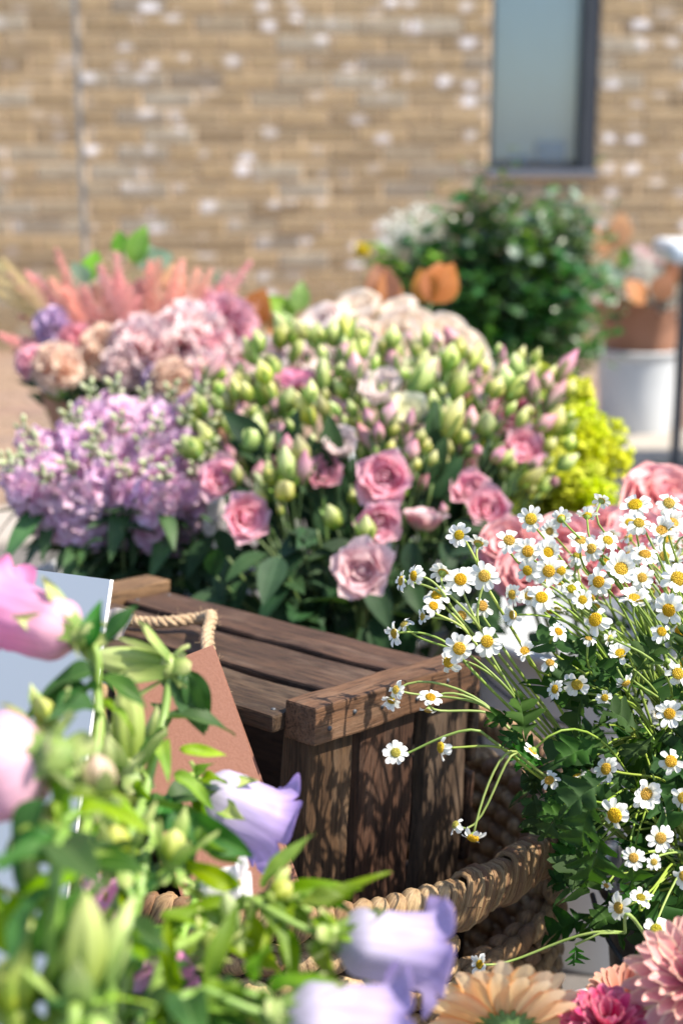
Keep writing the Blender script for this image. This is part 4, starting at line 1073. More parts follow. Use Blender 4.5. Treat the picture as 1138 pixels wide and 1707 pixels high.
tips = [(15,770,-1),(38,712,-1),(115,690,-.6),(150,648,-.4),(190,640,-.2),(240,655,0),(285,648,.1),(335,650,.3),(350,700,.4),(35,760,-1),(150,745,-.4),(235,735,0),(300,745,.2),(205,780,-.1),(275,785,.2),(325,775,.4),(70,790,-.8),(130,700,-.5),(200,700,-.2),(60,740,-.8),(260,700,0),(5,770,-1),(110,770,-.6),(180,760,-.3),(245,775,0),(350,745,.5),(310,690,.3),(160,720,-.4),(60,775,-.8)]
stock_labels = {0: 'lilac stock spike at the far left edge of its bunch', 1: 'lilac stock spike with a pale green tip standing out to the left', 3: 'lilac stock spike with the tallest green tip below the pink bouquet', 8: 'lilac stock spike touching the green lisianthus buds', 16: 'lowest lilac stock spike drooping above the grey shaded paving'}
for i, (x, y, lean) in enumerate(tips):
    d = 1.86 + (700-y)*.0009 + rnd.uniform(-.03, .03); tip = P(x, y, d)
    b0 = SB + Vector((rnd.uniform(-.06, .06), rnd.uniform(-.06, .06), .08)); mid = SB + Vector(((tip.x-SB.x)*.30, (tip.y-SB.y)*.4, .36))
    r_ = thing('stock_spike', stock_labels.get(i, 'lilac stock spike crowded in the bunch left of the lisianthus'), 'flower stem', b0, None if i in stock_labels else 'lilac stock spikes')
    path = smooth_path([b0, mid, mid+(tip-mid)*.6+Vector((0, 0, .012)), tip], 8)
    mb = MB(); mb.tube([q-b0 for q in path], [.0028-.0016*k/len(path) for k in range(len(path))], 5); obj('stem', mb.mesh('stem', M_lis_stem), r_)
    ln = .115+rnd.uniform(0, .03); n = 30
    for k in range(n):
        f = k/n; s_ = f*ln; acc_ = 0; q = path[-1]; tg = (path[-1]-path[-2]).normalized()
        for a in range(len(path)-1, 0, -1):
            seg = (path[a]-path[a-1]).length
            if acc_+seg >= s_: q = path[a] + (path[a-1]-path[a])*((s_-acc_)/seg); tg = (path[a]-path[a-1]).normalized(); break
            acc_ += seg
        a = k*2.39996+rnd.uniform(-.3, .3); u = tg.orthogonal().normalized(); v = tg.cross(u)
        rad = u*cos(a)+v*sin(a)
        if f < .17:
            dv = (tg*1.2+rad*.8).normalized(); obj('bud', sbud, r_, TRS(q+rad*.004+tg*.004, basis(dv), rnd.uniform(.7, 1.1)+f), b0)
        else:
            dv = (tg*.35+rad).normalized(); obj('floret', rnd.choice(floret), r_, TRS(q+rad*(.012+.008*rnd.random()), basis(dv, rnd.uniform(0, 6)), rnd.uniform(.95, 1.25)*(.75+.3*min(1, f*2))), b0)
    for k in range(6):
        q = path[rnd.randrange(8, 18)]; a = rnd.uniform(0, 6.28)
        obj('leaf', rnd.choice(st_leaf), r_, leaf_M(q, Vector((cos(a), sin(a), rnd.uniform(-.6, .6))), Vector((0, 0, 1)), rnd.uniform(-.5, .5), rnd.uniform(.7, 1.1)), b0)
for i in range(26):
    x = rnd.uniform(110, 440); y = rnd.uniform(870, 960); p = P(x, y, 1.80+rnd.uniform(0, .1)); b0 = SB + Vector((rnd.uniform(-.06, .06), rnd.uniform(-.06, .06), .1))
    r_ = thing('foliage_sprig', 'leafy dark stem at the foot of the lilac stock', 'leafy stem', b0, 'leafy stems under the lilac stock')
    mb = MB(); pts = smooth_path([b0, SB+Vector(((p.x-SB.x)*.5, (p.y-SB.y)*.7, .34)), p], 6); mb.tube([q-b0 for q in pts], .0018, 5); obj('stem', mb.mesh('stem', M_lis_stem), r_)
    for k in range(4):
        q = pts[-1-k*2]; dv = D(rnd.gauss(0, .8), rnd.uniform(-1, .7), rnd.uniform(0, .9))
        obj('leaf', rnd.choice(lis_leaf), r_, leaf_M(q, dv, Vector((0, -.3, 1)), rnd.uniform(-.6, .6), rnd.uniform(.6, 1.0)), b0)

# ------------------------------------------------------------------ rose bunches
rnd = random.Random(61)
def rose(root, base, p, d, s, petals, heart, op=.6, rich=True):
    rings = [(3, .04+.1*op, .003, .72, 0, petals, .3), (4, .10+.25*op, .005, .86, 0, petals, 1.1), (5, .16+.5*op, .007, .98, 0, petals, .2), (5, .24+.75*op, .008, 1.06, 0, petals, .8)]
    if rich: rings.append((6, .34+1.0*op, .009, 1.12, 0, petals, .5))
    bloom(root, base, TRS(p-d*.014*s, basis(d, rnd.uniform(0, 6)), s), rings, heart=heart)
def rose_stem(label, B, p, d, s, petals, heart, group=None, op=.6, leafm=None, rich=True):
    out = Vector((p.x-B.x, p.y-B.y, 0)); b0 = B + out*.2 + Vector((0, 0, .08)); mid = B + out*.55 + Vector((0, 0, .36))
    r_ = thing('garden_rose', label, 'rose', b0, group)
    mb = MB(); L = (p-mid).length; pts = smooth_path([b0, mid], 3)[:-1] + bez(mid, mid+(p-mid)*.3+Vector((0, 0, .02)), p-d*min(.05, L*.4), p-d*.014*s, 8)
    mb.tube([q-b0 for q in pts], .0026, 5); obj('stem', mb.mesh('stem', M_lis_stem), r_)
    rose(r_, b0, p, d, s, petals, heart, op, rich)
    for k in range(3):
        q = pts[-3-k*2]; a = rnd.uniform(0, 6.28)
        obj('leaf', rnd.choice(lis_leaf), r_, leaf_M(q, Vector((cos(a), sin(a), rnd.uniform(-.2, .6))), Vector((0, 0, 1)), rnd.uniform(-.4, .4), rnd.uniform(.6, .9)), b0)
    return r_
PB = Vector((0.09, 2.50, 0))
bucket(PB, 0.37, 0.16, 0.12, M_bucket_w, 'white bucket of peach roses behind the lisianthus')
pe, bs_ = rose_petals(M_peach, 4, .044, .034, .16, .02), rose_petals(M_blush, 4, .044, .034, .16, .02)
pe_h, bs_h = heart_mesh(M_peach, .010, .03), heart_mesh(M_blush, .010, .03)
peach_list = [(545,522,'b',100,'tall blush rose at the top left of the peach roses'),(600,500,'p',92,'peach rose highest in its bunch beside the rust leaf'),(470,575,'b',92,'blush rose low at the left behind green buds'),(590,570,'b',80,None),(650,545,'p',95,None),(695,528,'p',85,None),(740,540,'p',90,None),(775,560,'p',85,'peach rose at the right end of its bunch'),(720,575,'p',85,None),(790,595,'p',72,None),(600,545,'p',85,None),(640,575,'p',80,None),(530,575,'b',82,None),(685,565,'p',80,None),(755,590,'p',78,None),(565,555,'b',76,None),(665,500,'p',78,None)]
for x, y, k, px, lab in peach_list:
    y += 26; d = 2.36+(600-y)*.0012; p = P(x, y, d); dv = (p-(PB+Vector((0, .02, .42)))).normalized()+Vector((rnd.gauss(0, .2), -.25+rnd.gauss(0, .15), .10))
    rose_stem(lab or 'peach rose packed among others behind the green buds', PB, p, dv.normalized(), px*d/FPX/.088, pe if k == 'p' else bs_, pe_h if k == 'p' else bs_h, None if lab else 'peach roses behind the buds', .42, rich=False)
rleaf = leaf_mesh('leaf', M_rustleaf, L=.075, W=.030, bend=.2, fold=.15)
for i, (x, y, lab) in enumerate(((645, 512, 'rust brown leaf standing among the peach roses'), (718, 505, 'brown leaf behind the peach roses before the shrub'))):
    p = P(x, y, 2.52); b0 = PB+Vector((.03*i, .05, .1)); r_ = thing('autumn_sprig', lab, 'leaf', b0)
    mb = MB(); mb.tube([q-b0 for q in smooth_path([b0, PB+Vector((0, .05, .37)), p], 6)], .0016, 5); obj('stem', mb.mesh('stem', M_lis_stem), r_)
    for k in range(3): obj('leaf', rleaf, r_, leaf_M(p, D(rnd.uniform(-.6, .6), 1, .1), Vector((0, -1, .4)), rnd.uniform(-.6, .6), rnd.uniform(.8, 1.05)), b0)

RB = Vector((0.300, 1.62, 0))
bucket(RB, 0.385, 0.150, 0.115, M_bucket_w, 'white bucket of dusty pink roses directly behind the daisies')
rp_, rp_h = rose_petals(M_rosepink, 4, .050, .034, .30, .05), heart_mesh(M_rosepink, .012, .034)
for x, y, px, lab in ((1112,842,128,'largest dusty pink rose at the right edge under the white bucket'),(1000,892,86,'dusty pink rose showing between the daisies and yellow blossom'),(1150,890,110,None),(845,912,80,'dusty pink rose beside the leftmost standing daisies'),(940,920,100,None),(1060,905,90,None),(1215,858,120,None),(880,960,90,None),(1000,945,100,None),(1120,950,110,None)):
    d = 1.50+(900-y)*.0013; p = P(x, y, d); dv = ((p-(RB+Vector((0, 0, .33)))).normalized()+Vector((0, -.3, .3))).normalized()
    rose_stem(lab or 'dusty pink rose half hidden behind the daisies', RB, p, dv, px*d/FPX/.088, rp_, rp_h, None if lab else 'dusty pink roses behind the daisies', .65)

# ------------------------------------------------------------------ yellow green filler blossom
YB = Vector((0.285, 2.06, 0))
bucket(YB, 0.34, 0.125, 0.10, M_bucket_d, 'dark bucket of yellow green blossom behind the pink roses')
rnd = random.Random(71)
bl = []
for k in range(4):
    mb = MB()
    for i in range(60):
        v = Vector((rnd.gauss(0, 1), rnd.gauss(0, 1), rnd.gauss(0, .8))); v = v.normalized()*rnd.uniform(.4, 1)*.022
        for q in range(2):
            Mp = TRS(v, basis(Vector((rnd.gauss(0, 1), rnd.gauss(0, 1), 1.2)), rnd.uniform(0, 6)))
            for a in range(4):
                petal_mb(mb, .0052, .0024, tip=.7, base=.6, cup=.1, nu=1, nv=2, M=Mp @ petal_M(a*pi/2, 1.1), seed=a)
    bl.append(mb.mesh('blossom_cluster', M_yellow))
yl = leaf_mesh('leaf', M_lime, L=.05, W=.012, bend=.3, fold=.2)
for i in range(22):
    x = rnd.uniform(830, 962); y = rnd.uniform(685, 880)
    if i < 8: x, y = [(905,688),(960,722),(940,785),(875,705),(870,770),(965,755),(850,830),(900,835)][i]
    if x > 960 and y < 700+ (x-960)*.5: y += 60
    d = 1.94+(800-y)*.001+rnd.uniform(0, .06); p = P(x, y, d); b0 = YB+Vector((rnd.uniform(-.05, .05), rnd.uniform(-.05, .05), .08))
    r_ = thing('blossom_spray', 'airy yellow green blossom stem right of the lisianthus', 'flower stem', b0, 'yellow green blossom stems')
    mb = MB(); J = YB+Vector(((p.x-YB.x)*.6, (p.y-YB.y)*.6, .36)); pts = smooth_path([b0, J, p], 6); mb.tube([q-b0 for q in pts], .0016, 5)
    for k in range(7):
        q = p+Vector((rnd.gauss(0, .026), rnd.gauss(0, .026), rnd.gauss(0, .026))); mb.tube([J+(p-J)*.5-b0, (J+(p-J)*.5+q)/2-b0+Vector((0, 0, .006)), q-b0], .0008, 4)
        tag(obj('blossom_cluster', rnd.choice(bl), r_, TRS(q, Matrix.Rotation(rnd.uniform(0, 6), 4, 'Z'), rnd.uniform(1.0, 1.4)), b0), kind='stuff')
    obj('stem', mb.mesh('stem', M_lis_stem), r_)
    for k in range(4): obj('leaf', yl, r_, leaf_M(pts[6+k], Vector((rnd.gauss(0, 1), rnd.gauss(0, 1), .4)), Vector((0, 0, 1)), 0, 1), b0)

# ------------------------------------------------------------------ mixed pink bouquet in paper, back left
MBK = Vector((-0.335, 2.50, 0))
bucket(MBK, 0.33, 0.13, 0.10, M_bucket_g, 'grey bucket holding the mixed pink bouquet at the back left')
rnd = random.Random(81)
mx_ = thing('mixed_bouquet', 'mixed bouquet of pink carnations, feathery plumes and rust paper at the back left', 'bouquet', MBK+Vector((0, 0, .06)))
mbase = MBK+Vector((0, 0, .06))
def carn(mat, R=.03):
    mb = MB()
    for k in range(64):
        z = 1-1.35*k/64; a = k*2.39996; rr = math.sqrt(max(0, 1-z*z)); v = Vector((rr*cos(a), rr*sin(a), z))
        Mp = TRS(v*R*.30, basis(v, rnd.uniform(0, 6)))
        petal_mb(mb, R*.72*rnd.uniform(.85, 1.1), R*.34, cup=.3, curl=rnd.uniform(-.2, .3), ruff=.28, tip=.8, base=.25, nu=4, nv=3, M=Mp, seed=k)
    mb.lathe([(.002, -R*.95), (R*.26, -R*.8), (R*.32, -R*.25), (R*.1, -R*.1)], 8, 1)
    return mb.mesh('carnation', [mat, M_sepal])
cm = {'k': carn(M_carn), 'p': carn(M_carnpeach), 'h': carn(M_carnhot), 'u': carn(M_purple)}
mstem = MB()
def mstick(p, d, r=.0018):
    out = Vector((p.x-MBK.x, p.y-MBK.y, 0)); mid = MBK+out*.4+Vector((0, 0, .35))
    mstem.tube([q-mbase for q in smooth_path([MBK+Vector((0, 0, .07)), mid, p], 6)], r, 4)
for x, y, k, r in ((240,592,'k',58),(318,570,'k',60),(172,582,'p',36),(97,614,'p',38),(290,640,'p',38),(345,625,'k',38),(205,615,'k',34),(372,545,'h',50),(355,590,'h',40),(90,545,'u',30),(262,632,'u',22),(55,605,'h',26),(345,500,'k',20),(130,570,'h',28),(390,600,'k',34)):
    d = 2.34+(600-y)*.0012; p = P(x, y, d); dv = ((p-(MBK+Vector((0, 0, .25)))).normalized()+Vector((0, -.35, .25))).normalized()
    obj('carnation', cm[k], mx_, TRS(p, basis(dv, rnd.uniform(0, 6)), r*d/FPX/.026), mbase); mstick(p, dv)
def plume(mat, L):
    mb = MB(); mb.tube([(0, 0, 0), (0, 0, L)], [.0012, .0004], 4)
    for i in range(64):
        f = (i/64)**.8; a = i*2.39996; l = (.034*(1-f)**.8+.004)*rnd.uniform(.6, 1.15); z = L*(.12+.88*f)
        v = Vector((cos(a), sin(a), 1.3)).normalized(); p0 = Vector((0, 0, z)); p1 = p0+v*l
        mb.tube([p0, p1], [.0006, .0003], 3, cap=False)
        for k in range(4):
            q = p0+v*l*(.35+.2*k); mb.ell((q.x+rnd.gauss(0, .0012), q.y+rnd.gauss(0, .0012), q.z), (.0011, .0011, .0019), 4, 3)
    return mb.mesh('plume', mat)
pls = {'k': [plume(M_ast_pink, .15), plume(M_ast_pink, .12)], 'r': [plume(M_ast_rust, .15), plume(M_ast_rust, .12)], 's': [plume(M_ast_straw, .15)]}
for x, y, x2, y2, k in ((110,560,10,440,'s'),(130,560,50,460,'k'),(150,560,98,425,'r'),(180,560,140,480,'k'),(210,560,195,430,'k'),(230,560,240,470,'k'),(250,560,265,440,'r'),(280,560,300,455,'r'),(300,560,335,430,'r'),(330,560,390,440,'k'),(350,560,420,490,'r'),(200,570,170,450,'r'),(225,580,215,460,'k'),(160,580,90,500,'k'),(260,570,280,500,'k'),(120,590,60,520,'k'),(190,585,230,500,'k'),(310,580,345,490,'k'),(100,600,40,560,'k'),(240,550,255,480,'r'),(205,545,185,470,'k'),(345,560,375,470,'k')):
  for rpt in range(4):
    jx = rpt and rnd.gauss(0, 22); jy = rpt and abs(rnd.gauss(0, 22))
    a, b = P(x, y, 2.40), P(x2+jx, y2+jy, 2.40+rnd.uniform(0, .08)); m = rnd.choice(pls[k]); L = (b-a).length
    obj('plume', m, mx_, TRS(a, basis(b-a, rnd.uniform(0, 6)), 1.0) @ Matrix.Diagonal((1.0, 1.0, L/.14, 1)), mbase); mstick(a, b-a)
bigl = [leaf_mesh('leaf', M_lime, L=.055, W=.018, bend=.3, fold=.2), leaf_mesh('leaf', M_euc, L=.045, W=.020, bend=.2, fold=.1), leaf_mesh('leaf', M_rustleaf, L=.07, W=.030, bend=.2, fold=.1)]
for x, y, k, dx, dy in ((205,425,0,-.3,1),(222,440,0,.3,1),(245,442,1,.9,.4),(235,450,1,.2,.6),(140,480,1,-.3,.8),(150,470,0,.1,1),(280,490,2,.2,.8),(440,552,2,.9,.3),(415,545,2,.3,.8),(350,490,1,.3,1),(345,500,1,-.4,.7),(100,575,0,.3,-1),(190,635,1,-.5,-.6),(110,640,0,-.6,-.7),(270,655,1,.2,-.7),(495,520,0,.2,.9),(488,535,0,-.5,.7)):
    p = P(x, y, 2.46); obj('leaf', bigl[k], mx_, leaf_M(p, D(dx, dy, rnd.uniform(-.2, .5)), Vector((0, -.8, .6)), rnd.uniform(-.5, .5), rnd.uniform(.8, 1.2)), mbase); mstick(p, None, .0012)
for i in range(60):
    x, y = rnd.uniform(60, 400), rnd.uniform(560, 690); p = P(x, y, 2.45+rnd.uniform(0, .1))
    obj('leaf', rnd.choice(lis_leaf), mx_, leaf_M(p, D(rnd.gauss(0, 1), rnd.gauss(0, 1), .4), Vector((0, -.5, .8)), 0, rnd.uniform(.6, .9)), mbase)
obj('stems', mstem.mesh('stems', M_lis_stem), mx_)['kind'] = 'stuff'
def paper(name, B, base, parent, zb, zt, rb, rt, a0, a1, mat, seed, wav=.02):
    rn = random.Random(seed); ph = [rn.uniform(0, 6) for _ in range(4)]; mb = MB()
    for side in (0, 1):
        def fn(u, v):
            a = a0+(a1-a0)*u; r = rb+(rt-rb)*v - side*.0008; r *= 1+.05*sin(a*5+ph[0])*v+.03*sin(a*11+ph[1])*v
            return B-base+Vector((r*cos(a), r*sin(a), zb+(zt-zb)*v*(1+.10*sin(a*3+ph[2])+.05*sin(a*8+ph[3]))))
        mb.grid(fn, 36, 5)
    return obj(name, mb.mesh(name, mat), parent)
paper('paper_wrap', MBK, mbase, mx_, .24, .50, .10, .165, 0, 2*pi, M_kraft2, 7)

# ------------------------------------------------------------------ shrub foliage in a tall bucket near the wall
BB_ = Vector((0.36, 3.95, 0))
bucket(BB_, 0.36, 0.16, 0.12, M_bucket_w, 'white bucket of dark green shrub branches under the window', handle=False)
rnd = random.Random(91)
bush_leaf, euc_leaf = MB(), MB()
def branch(root, base, b0, tip, n, L, W, mat, name='foliage', spread=1.0, start=.3):
    mid = b0+(tip-b0)*.45+Vector((rnd.gauss(0, .02), rnd.gauss(0, .02), .05)); pts = smooth_path([b0, mid, tip], 8)
    mb = MB(); mb.tube([q-base for q in pts], [.003-.002*i/len(pts) for i in range(len(pts))], 5); obj('stem', mb.mesh('stem', M_lis_stem), root)
    fm = MB()
    for i in range(n):
        f = start+(1-start)*i/n; q = pts[min(len(pts)-1, int(f*(len(pts)-1)))]+Vector((rnd.gauss(0, .012), rnd.gauss(0, .012), rnd.gauss(0, .012)))*spread
        a = i*2.4+rnd.uniform(-.4, .4); dv = Vector((cos(a), sin(a), rnd.uniform(-.2, 1.0)))
        leaf_mb(fm, L*rnd.uniform(.7, 1.15), W*rnd.uniform(.8, 1.1), .25, .2, 2, 4, leaf_M(q-base, dv, Vector((rnd.gauss(0, .3), rnd.gauss(0, .3), 1)), rnd.uniform(-.7, .7)))
    tag(obj(name, fm.mesh(name, mat), root), kind='stuff')
btips = [(815,300,0),(790,350,0),(760,385,0),(850,365,0),(900,355,0),(940,370,0),(730,430,0),(720,480,0),(760,520,0),(800,420,0),(850,440,0),(900,430,0),(700,400,0),(690,460,0),(710,520,0),(740,360,0),(985,400,0),(990,470,0),(1000,530,0),(675,500,0),(720,560,0),(960,340,0),(945,450,0),(970,480,0),(880,500,0),(830,520,0),(940,540,0),(780,470,0),(990,440,0),(870,560,0),(820,570,0),(750,560,0),(920,590,0),(890,400,0),(840,480,0),(800,540,0),(860,400,0),(910,490,0),(930,350,1),(960,340,1),(985,370,1),(950,400,1),(1000,350,1),(970,420,1),(870,380,1),(800,390,1),(730,470,1),(980,520,1),(900,450,1),(990,590,1),(780,550,2),(820,575,2),(860,470,2),(910,380,2),(940,322,1),(975,345,1),(1000,395,1),(955,455,1),(985,460,1),(905,345,1),(840,360,1),(760,410,1),(925,530,1),(700,430,2),(800,330,0),(825,315,0)]
_k = [i for i, q in enumerate(btips) if q[2] == 1]
blabel = {0: ('shrub_branch', 'tallest dark shrub branch reaching up beneath the window'), _k[0]: ('eucalyptus_branch', 'pale eucalyptus branch at the top right of the shrub'), _k[4]: ('eucalyptus_branch', 'pale eucalyptus branch leaning right beside the kraft bouquet'), _k[11]: ('eucalyptus_branch', 'low pale eucalyptus branch drooping over the paving')}
for i, (x, y, k) in enumerate(btips):
    tip = P(x, y, 3.85+rnd.uniform(-.1, .15)); b0 = BB_+Vector((rnd.uniform(-.06, .06), rnd.uniform(-.06, .06), .15))
    nm_, lab = blabel.get(i, (('shrub_branch', 'dark leafy shrub branch in the white bucket under the window'), ('eucalyptus_branch', 'pale grey green eucalyptus branch mixed into the dark shrub'), ('lime_leaf_branch', 'bright green leafy branch low in the dark shrub'))[k])
    r_ = thing(nm_, lab, 'branch', b0, None if i in blabel else ('dark shrub branches', 'eucalyptus branches', 'bright green branches')[k])
    branch(r_, b0, b0, tip, 84 if k == 0 else 34, .044, .014 if k == 0 else .019, (M_bush, M_euc, M_lime)[k], spread=3.6 if k == 0 else 1.8, start=.52)
for (x, y) in ((605, 420), (625, 400), (640, 440), (610, 460), (655, 430), (690, 450)):
    tip = P(x, y, 3.95); b0 = BB_+Vector((rnd.uniform(-.06, -.02), rnd.uniform(0, .06), .15))
    r_ = thing('lime_leaf_branch', 'bright green leafy branch at the left of the white gypsophila', 'branch', b0, 'bright green branches by the gypsophila'); branch(r_, b0, b0, tip, 22, .045, .015, M_lime, start=.5)
def gyp(root, base, tip, mat=None, R=.055, n=150, nm2='blossom', fl=.0048):
    fm = MB()
    for i in range(n):
        v = Vector((rnd.gauss(0, 1), rnd.gauss(0, 1), rnd.gauss(0, 1))).normalized()*R*rnd.random()**.4; q = tip+v-base
        fm.ell(q, (fl*rnd.uniform(.6, 1.1), fl*rnd.uniform(.6, 1.1), fl*.8), 5, 3)
    tag(obj(nm2, fm.mesh(nm2, mat or M_gyp), root), kind='stuff')
for (x, y) in ((665, 385), (700, 375), (730, 390), (690, 410), (720, 420), (660, 420)):
    tip = P(x, y, 3.98); b0 = BB_+Vector((rnd.uniform(-.05, 0), rnd.uniform(0, .06), .15)); r_ = thing('gypsophila_spray', 'white misty gypsophila stem left of the dark shrub', 'flower stem', b0, 'gypsophila stems')
    mb = MB(); J = b0+(tip-b0)*.7
    mb.tube([q-b0 for q in smooth_path([b0, J, tip], 5)], .0015, 4)
    for k in range(14): mb.tube([J-b0, tip-b0+Vector((rnd.gauss(0, .03), rnd.gauss(0, .03), rnd.gauss(0, .03)))], .0006, 3)
    obj('stem', mb.mesh('stem', M_lis_stem), r_); gyp(r_, b0, tip)
yt = P(603, 418, 3.9); b0 = BB_+Vector((-.06, 0, .15)); r_ = thing('yellow_bloom', 'single bright yellow bloom at the left of the shrub', 'flower stem', b0)
mb = MB(); mb.tube([q-b0 for q in smooth_path([b0, b0+(yt-b0)*.6, yt], 5)], .0015, 4); obj('stem', mb.mesh('stem', M_lis_stem), r_)
obj('flower', carn(plain('bright yellow petal', (.75, .60, .03), .6, (.8, .66, .06), 40, 0, 0, .3), .02), r_, TRS(yt, basis(Vector((0, -.6, .6))), 1.0), b0)

# ------------------------------------------------------------------ kraft wrapped bouquet in the white bucket at the right
KB = Vector((0.925, 4.66, 0))
bucket(KB, 0.285, 0.132, 0.108, M_bucket_w, 'white bucket standing on the brown paving near the right edge', handle=False)
kb = thing('kraft_bouquet', 'kraft wrapped bouquet of white and orange flowers in the far right bucket', 'bouquet', KB+Vector((0, 0, .06))); kbase = KB+Vector((0, 0, .06))
paper('paper_wrap', KB, kbase, kb, .20, .435, .085, .145, 0, 2*pi, M_kraft2, 3)
mstem = MB(); MBK2 = KB
for x, y, k, r in ((1110,480,'p',26),(1060,470,'k',24),(1130,450,'k',26),(1085,500,'u',14),(1095,440,'k',18),(1050,510,'p',24),(1130,510,'k',26),(1160,480,'p',26),(1065,430,'k',22)):
    d = 4.6; p = P(x, y, d); obj('carnation', cm[k], kb, TRS(p, basis(Vector((rnd.gauss(0, .3), -.6, .8))), r*d/FPX/.031), kbase)
    mstem.tube([q-kbase for q in smooth_path([KB+Vector((0, 0, .07)), KB+Vector(((p.x-KB.x)*.4, 0, .32)), p], 5)], .002, 4)
for x, y, k, dx, dy in ((1010,410,2,.6,.6),(1030,405,2,.2,1),(1015,425,2,-.3,.7),(1120,465,2,.5,.7),(1075,505,2,-.4,.5),(1090,500,2,.4,.6),(1130,475,2,.2,.8),(1105,455,2,.7,.3),(1020,460,1,-.5,.6),(1035,480,1,-.3,.7),(1045,450,0,-.2,.8),(1005,480,1,-.7,.3),(1030,500,1,-.8,.2)):
    p = P(x, y, 4.46); obj('leaf', bigl[k], kb, leaf_M(p, D(dx, dy, .2), Vector((0, -1, .3)), rnd.uniform(-.5, .5), 1.3), kbase)
    mstem.tube([q-kbase for q in smooth_path([KB+Vector((0, 0, .07)), KB+Vector(((p.x-KB.x)*.4, 0, .32)), p], 5)], .0015, 4)
obj('stems', mstem.mesh('stems', M_lis_stem), kb)['kind'] = 'stuff'
for (x, y) in ((1060, 450), (1090, 465), (1110, 445), (1045, 490), (1130, 470), (1070, 480), (1120, 500)): gyp(kb, kbase, P(x, y, 4.55), None, .055, 130, fl=.006)
for i in range(40):
    p = P(rnd.uniform(1000, 1150), rnd.uniform(440, 530), 4.6+rnd.uniform(-.05, .1)); obj('leaf', rnd.choice(lis_leaf), kb, leaf_M(p, D(rnd.gauss(0, 1), rnd.gauss(0, 1), .4), Vector((0, -.5, .8)), 0, .7), kbase)

# ------------------------------------------------------------------ bellflowers in the foreground
GB = Vector((-0.165, 0.575, 0))
bucket(GB, 0.30, 0.105, 0.085, M_bucket_d, 'dark bucket of bellflowers in the near left foreground', handle=False)
rnd = random.Random(101)
def bell_mesh(mat, L, R, k):
    rn = random.Random(k); ph = rn.uniform(0, 6)
    mb = MB()
    def fn(u, v):
        a = 2*pi*u; lob = abs(cos(2.5*a))**.55
        b = min(1, v/.70)
        r = R*(.30+.62*sin(min(1, b/.30)*pi/2)**.8*(1) + .08*b**2) if b > 0 else R*.30
        r = R*min(1.0, .25+.68*sin(min(1, b/.28)*pi/2))*(1+.10*b*b)
        r *= 1+.055*cos(5*a)*sin(pi*min(1, b)) + .018*sin(3*a+ph) + .010*cos(15*a)*b + .012*sin(5*b*pi+a*2+ph)
        z = L*.72*b
        if v > .70:
            t = (v-.70)/.30; e = .30+.70*lob
            r += R*(.70*t**1.3)*e + R*.09*sin(8*a+ph)*t*t
            z += L*(.30*t-.20*t**2.6*lob)*e
        return (r*cos(a), r*sin(a), z)
    mb.grid(fn, 60, 22, 0, None, wrap=True)
    mb.tube([(0, 0, .004), (0, 0, L*.55), (.0006, 0, L*.72)], [.0012, .0010, .0022], 6, 1)
    for i in range(3): mb.tube([(0, 0, L*.71), (.0025*cos(i*2.1), .0025*sin(i*2.1), L*.76)], [.0012, .0006], 5, 1)
    return mb.mesh('bell', [mat, M_disc_g])
bells = {k: [bell_mesh(m, .056, .0165, 5+i) for i in range(2)] for k, m in (('l', M_lilac), ('p', M_pinkbell))}
M_whitebell = petal_mat('white bell', (.74, .74, .66), (.82, .80, .80), (.82, .78, .82), None, .35, .4, .05, .005, 60)
bells['w'] = [bell_mesh(M_whitebell, .05, .0155, 9)]
def calyx_mesh(k):
    rn = random.Random(k); mb = MB()
    mb.lathe([(.0012, -.006), (.0045, -.004), (.0066, .001), (.0058, .005), (.002, .006)], 12)
    for i in range(5):
        Mp = Matrix.Rotation(2*pi*i/5+rn.uniform(-.1, .1), 4, 'Z') @ Matrix.Translation((0, .0052, .001)) @ Matrix.Rotation(-rn.uniform(.15, .75), 4, 'X')
        petal_mb(mb, .027*rn.uniform(.8, 1.2), .0048, cup=-.25, curl=rn.uniform(-.1, .35), tip=.15, base=.75, nu=4, nv=6, M=Mp, seed=i)
        Mp = Matrix.Rotation(2*pi*(i+.5)/5, 4, 'Z') @ Matrix.Translation((0, .0055, 0)) @ Matrix.Rotation(-rn.uniform(1.9, 2.5), 4, 'X')
        petal_mb(mb, .009, .0042, cup=-.3, curl=.3, tip=.5, base=.7, nu=3, nv=3, M=Mp, seed=i+9)
    return mb.mesh('calyx', M_camp_bud)
bcal = [calyx_mesh(k) for k in range(4)]
def gbud_mesh(k, L, R, tip):
    rn = random.Random(k); mb = MB()
    def fn(u, v):
        a = 2*pi*u; r = R*(.55+.45*sin(pi*min(1, v*.9+.08)))*(1 if v < .75 else max(.05, 1-((v-.75)/.25)**1.8*.95))*(1+.38*abs(cos(2.5*a))*sin(pi*min(1, v+.1))); return (r*cos(a), r*sin(a), L*v)
    mb.grid(fn, 30, 14, 0, None, wrap=True); return mb.mesh('bud', tip)
M_paleb = petal_mat('pale green corolla', (.26, .38, .08), (.42, .52, .18), (.58, .64, .30), None, .4, .4, .08, .01)
M_yelb = petal_mat('yellow green corolla', (.26, .38, .04), (.46, .54, .09), (.64, .64, .22), None, .4, .4, .08, .01)
M_peab = petal_mat('peach tinged corolla', (.44, .50, .20), (.70, .58, .38), (.76, .56, .44), None, .4, .4, .08, .01)
gb_ = {'g': gbud_mesh(1, .036, .0050, M_paleb), 'y': gbud_mesh(2, .019, .0058, M_yelb), 'q': gbud_mesh(3, .022, .0064, M_peab)}
cleaf = []
for k in range(6):
    mb = MB(); leaf_mb(mb, rnd.uniform(.020, .034), rnd.uniform(.0044, .0072), rnd.uniform(.2, 1.1), .5, 6, 12, wav=.4, seed=k); cleaf.append(mb.mesh('leaf', M_camp_leaf))
dleaf = []
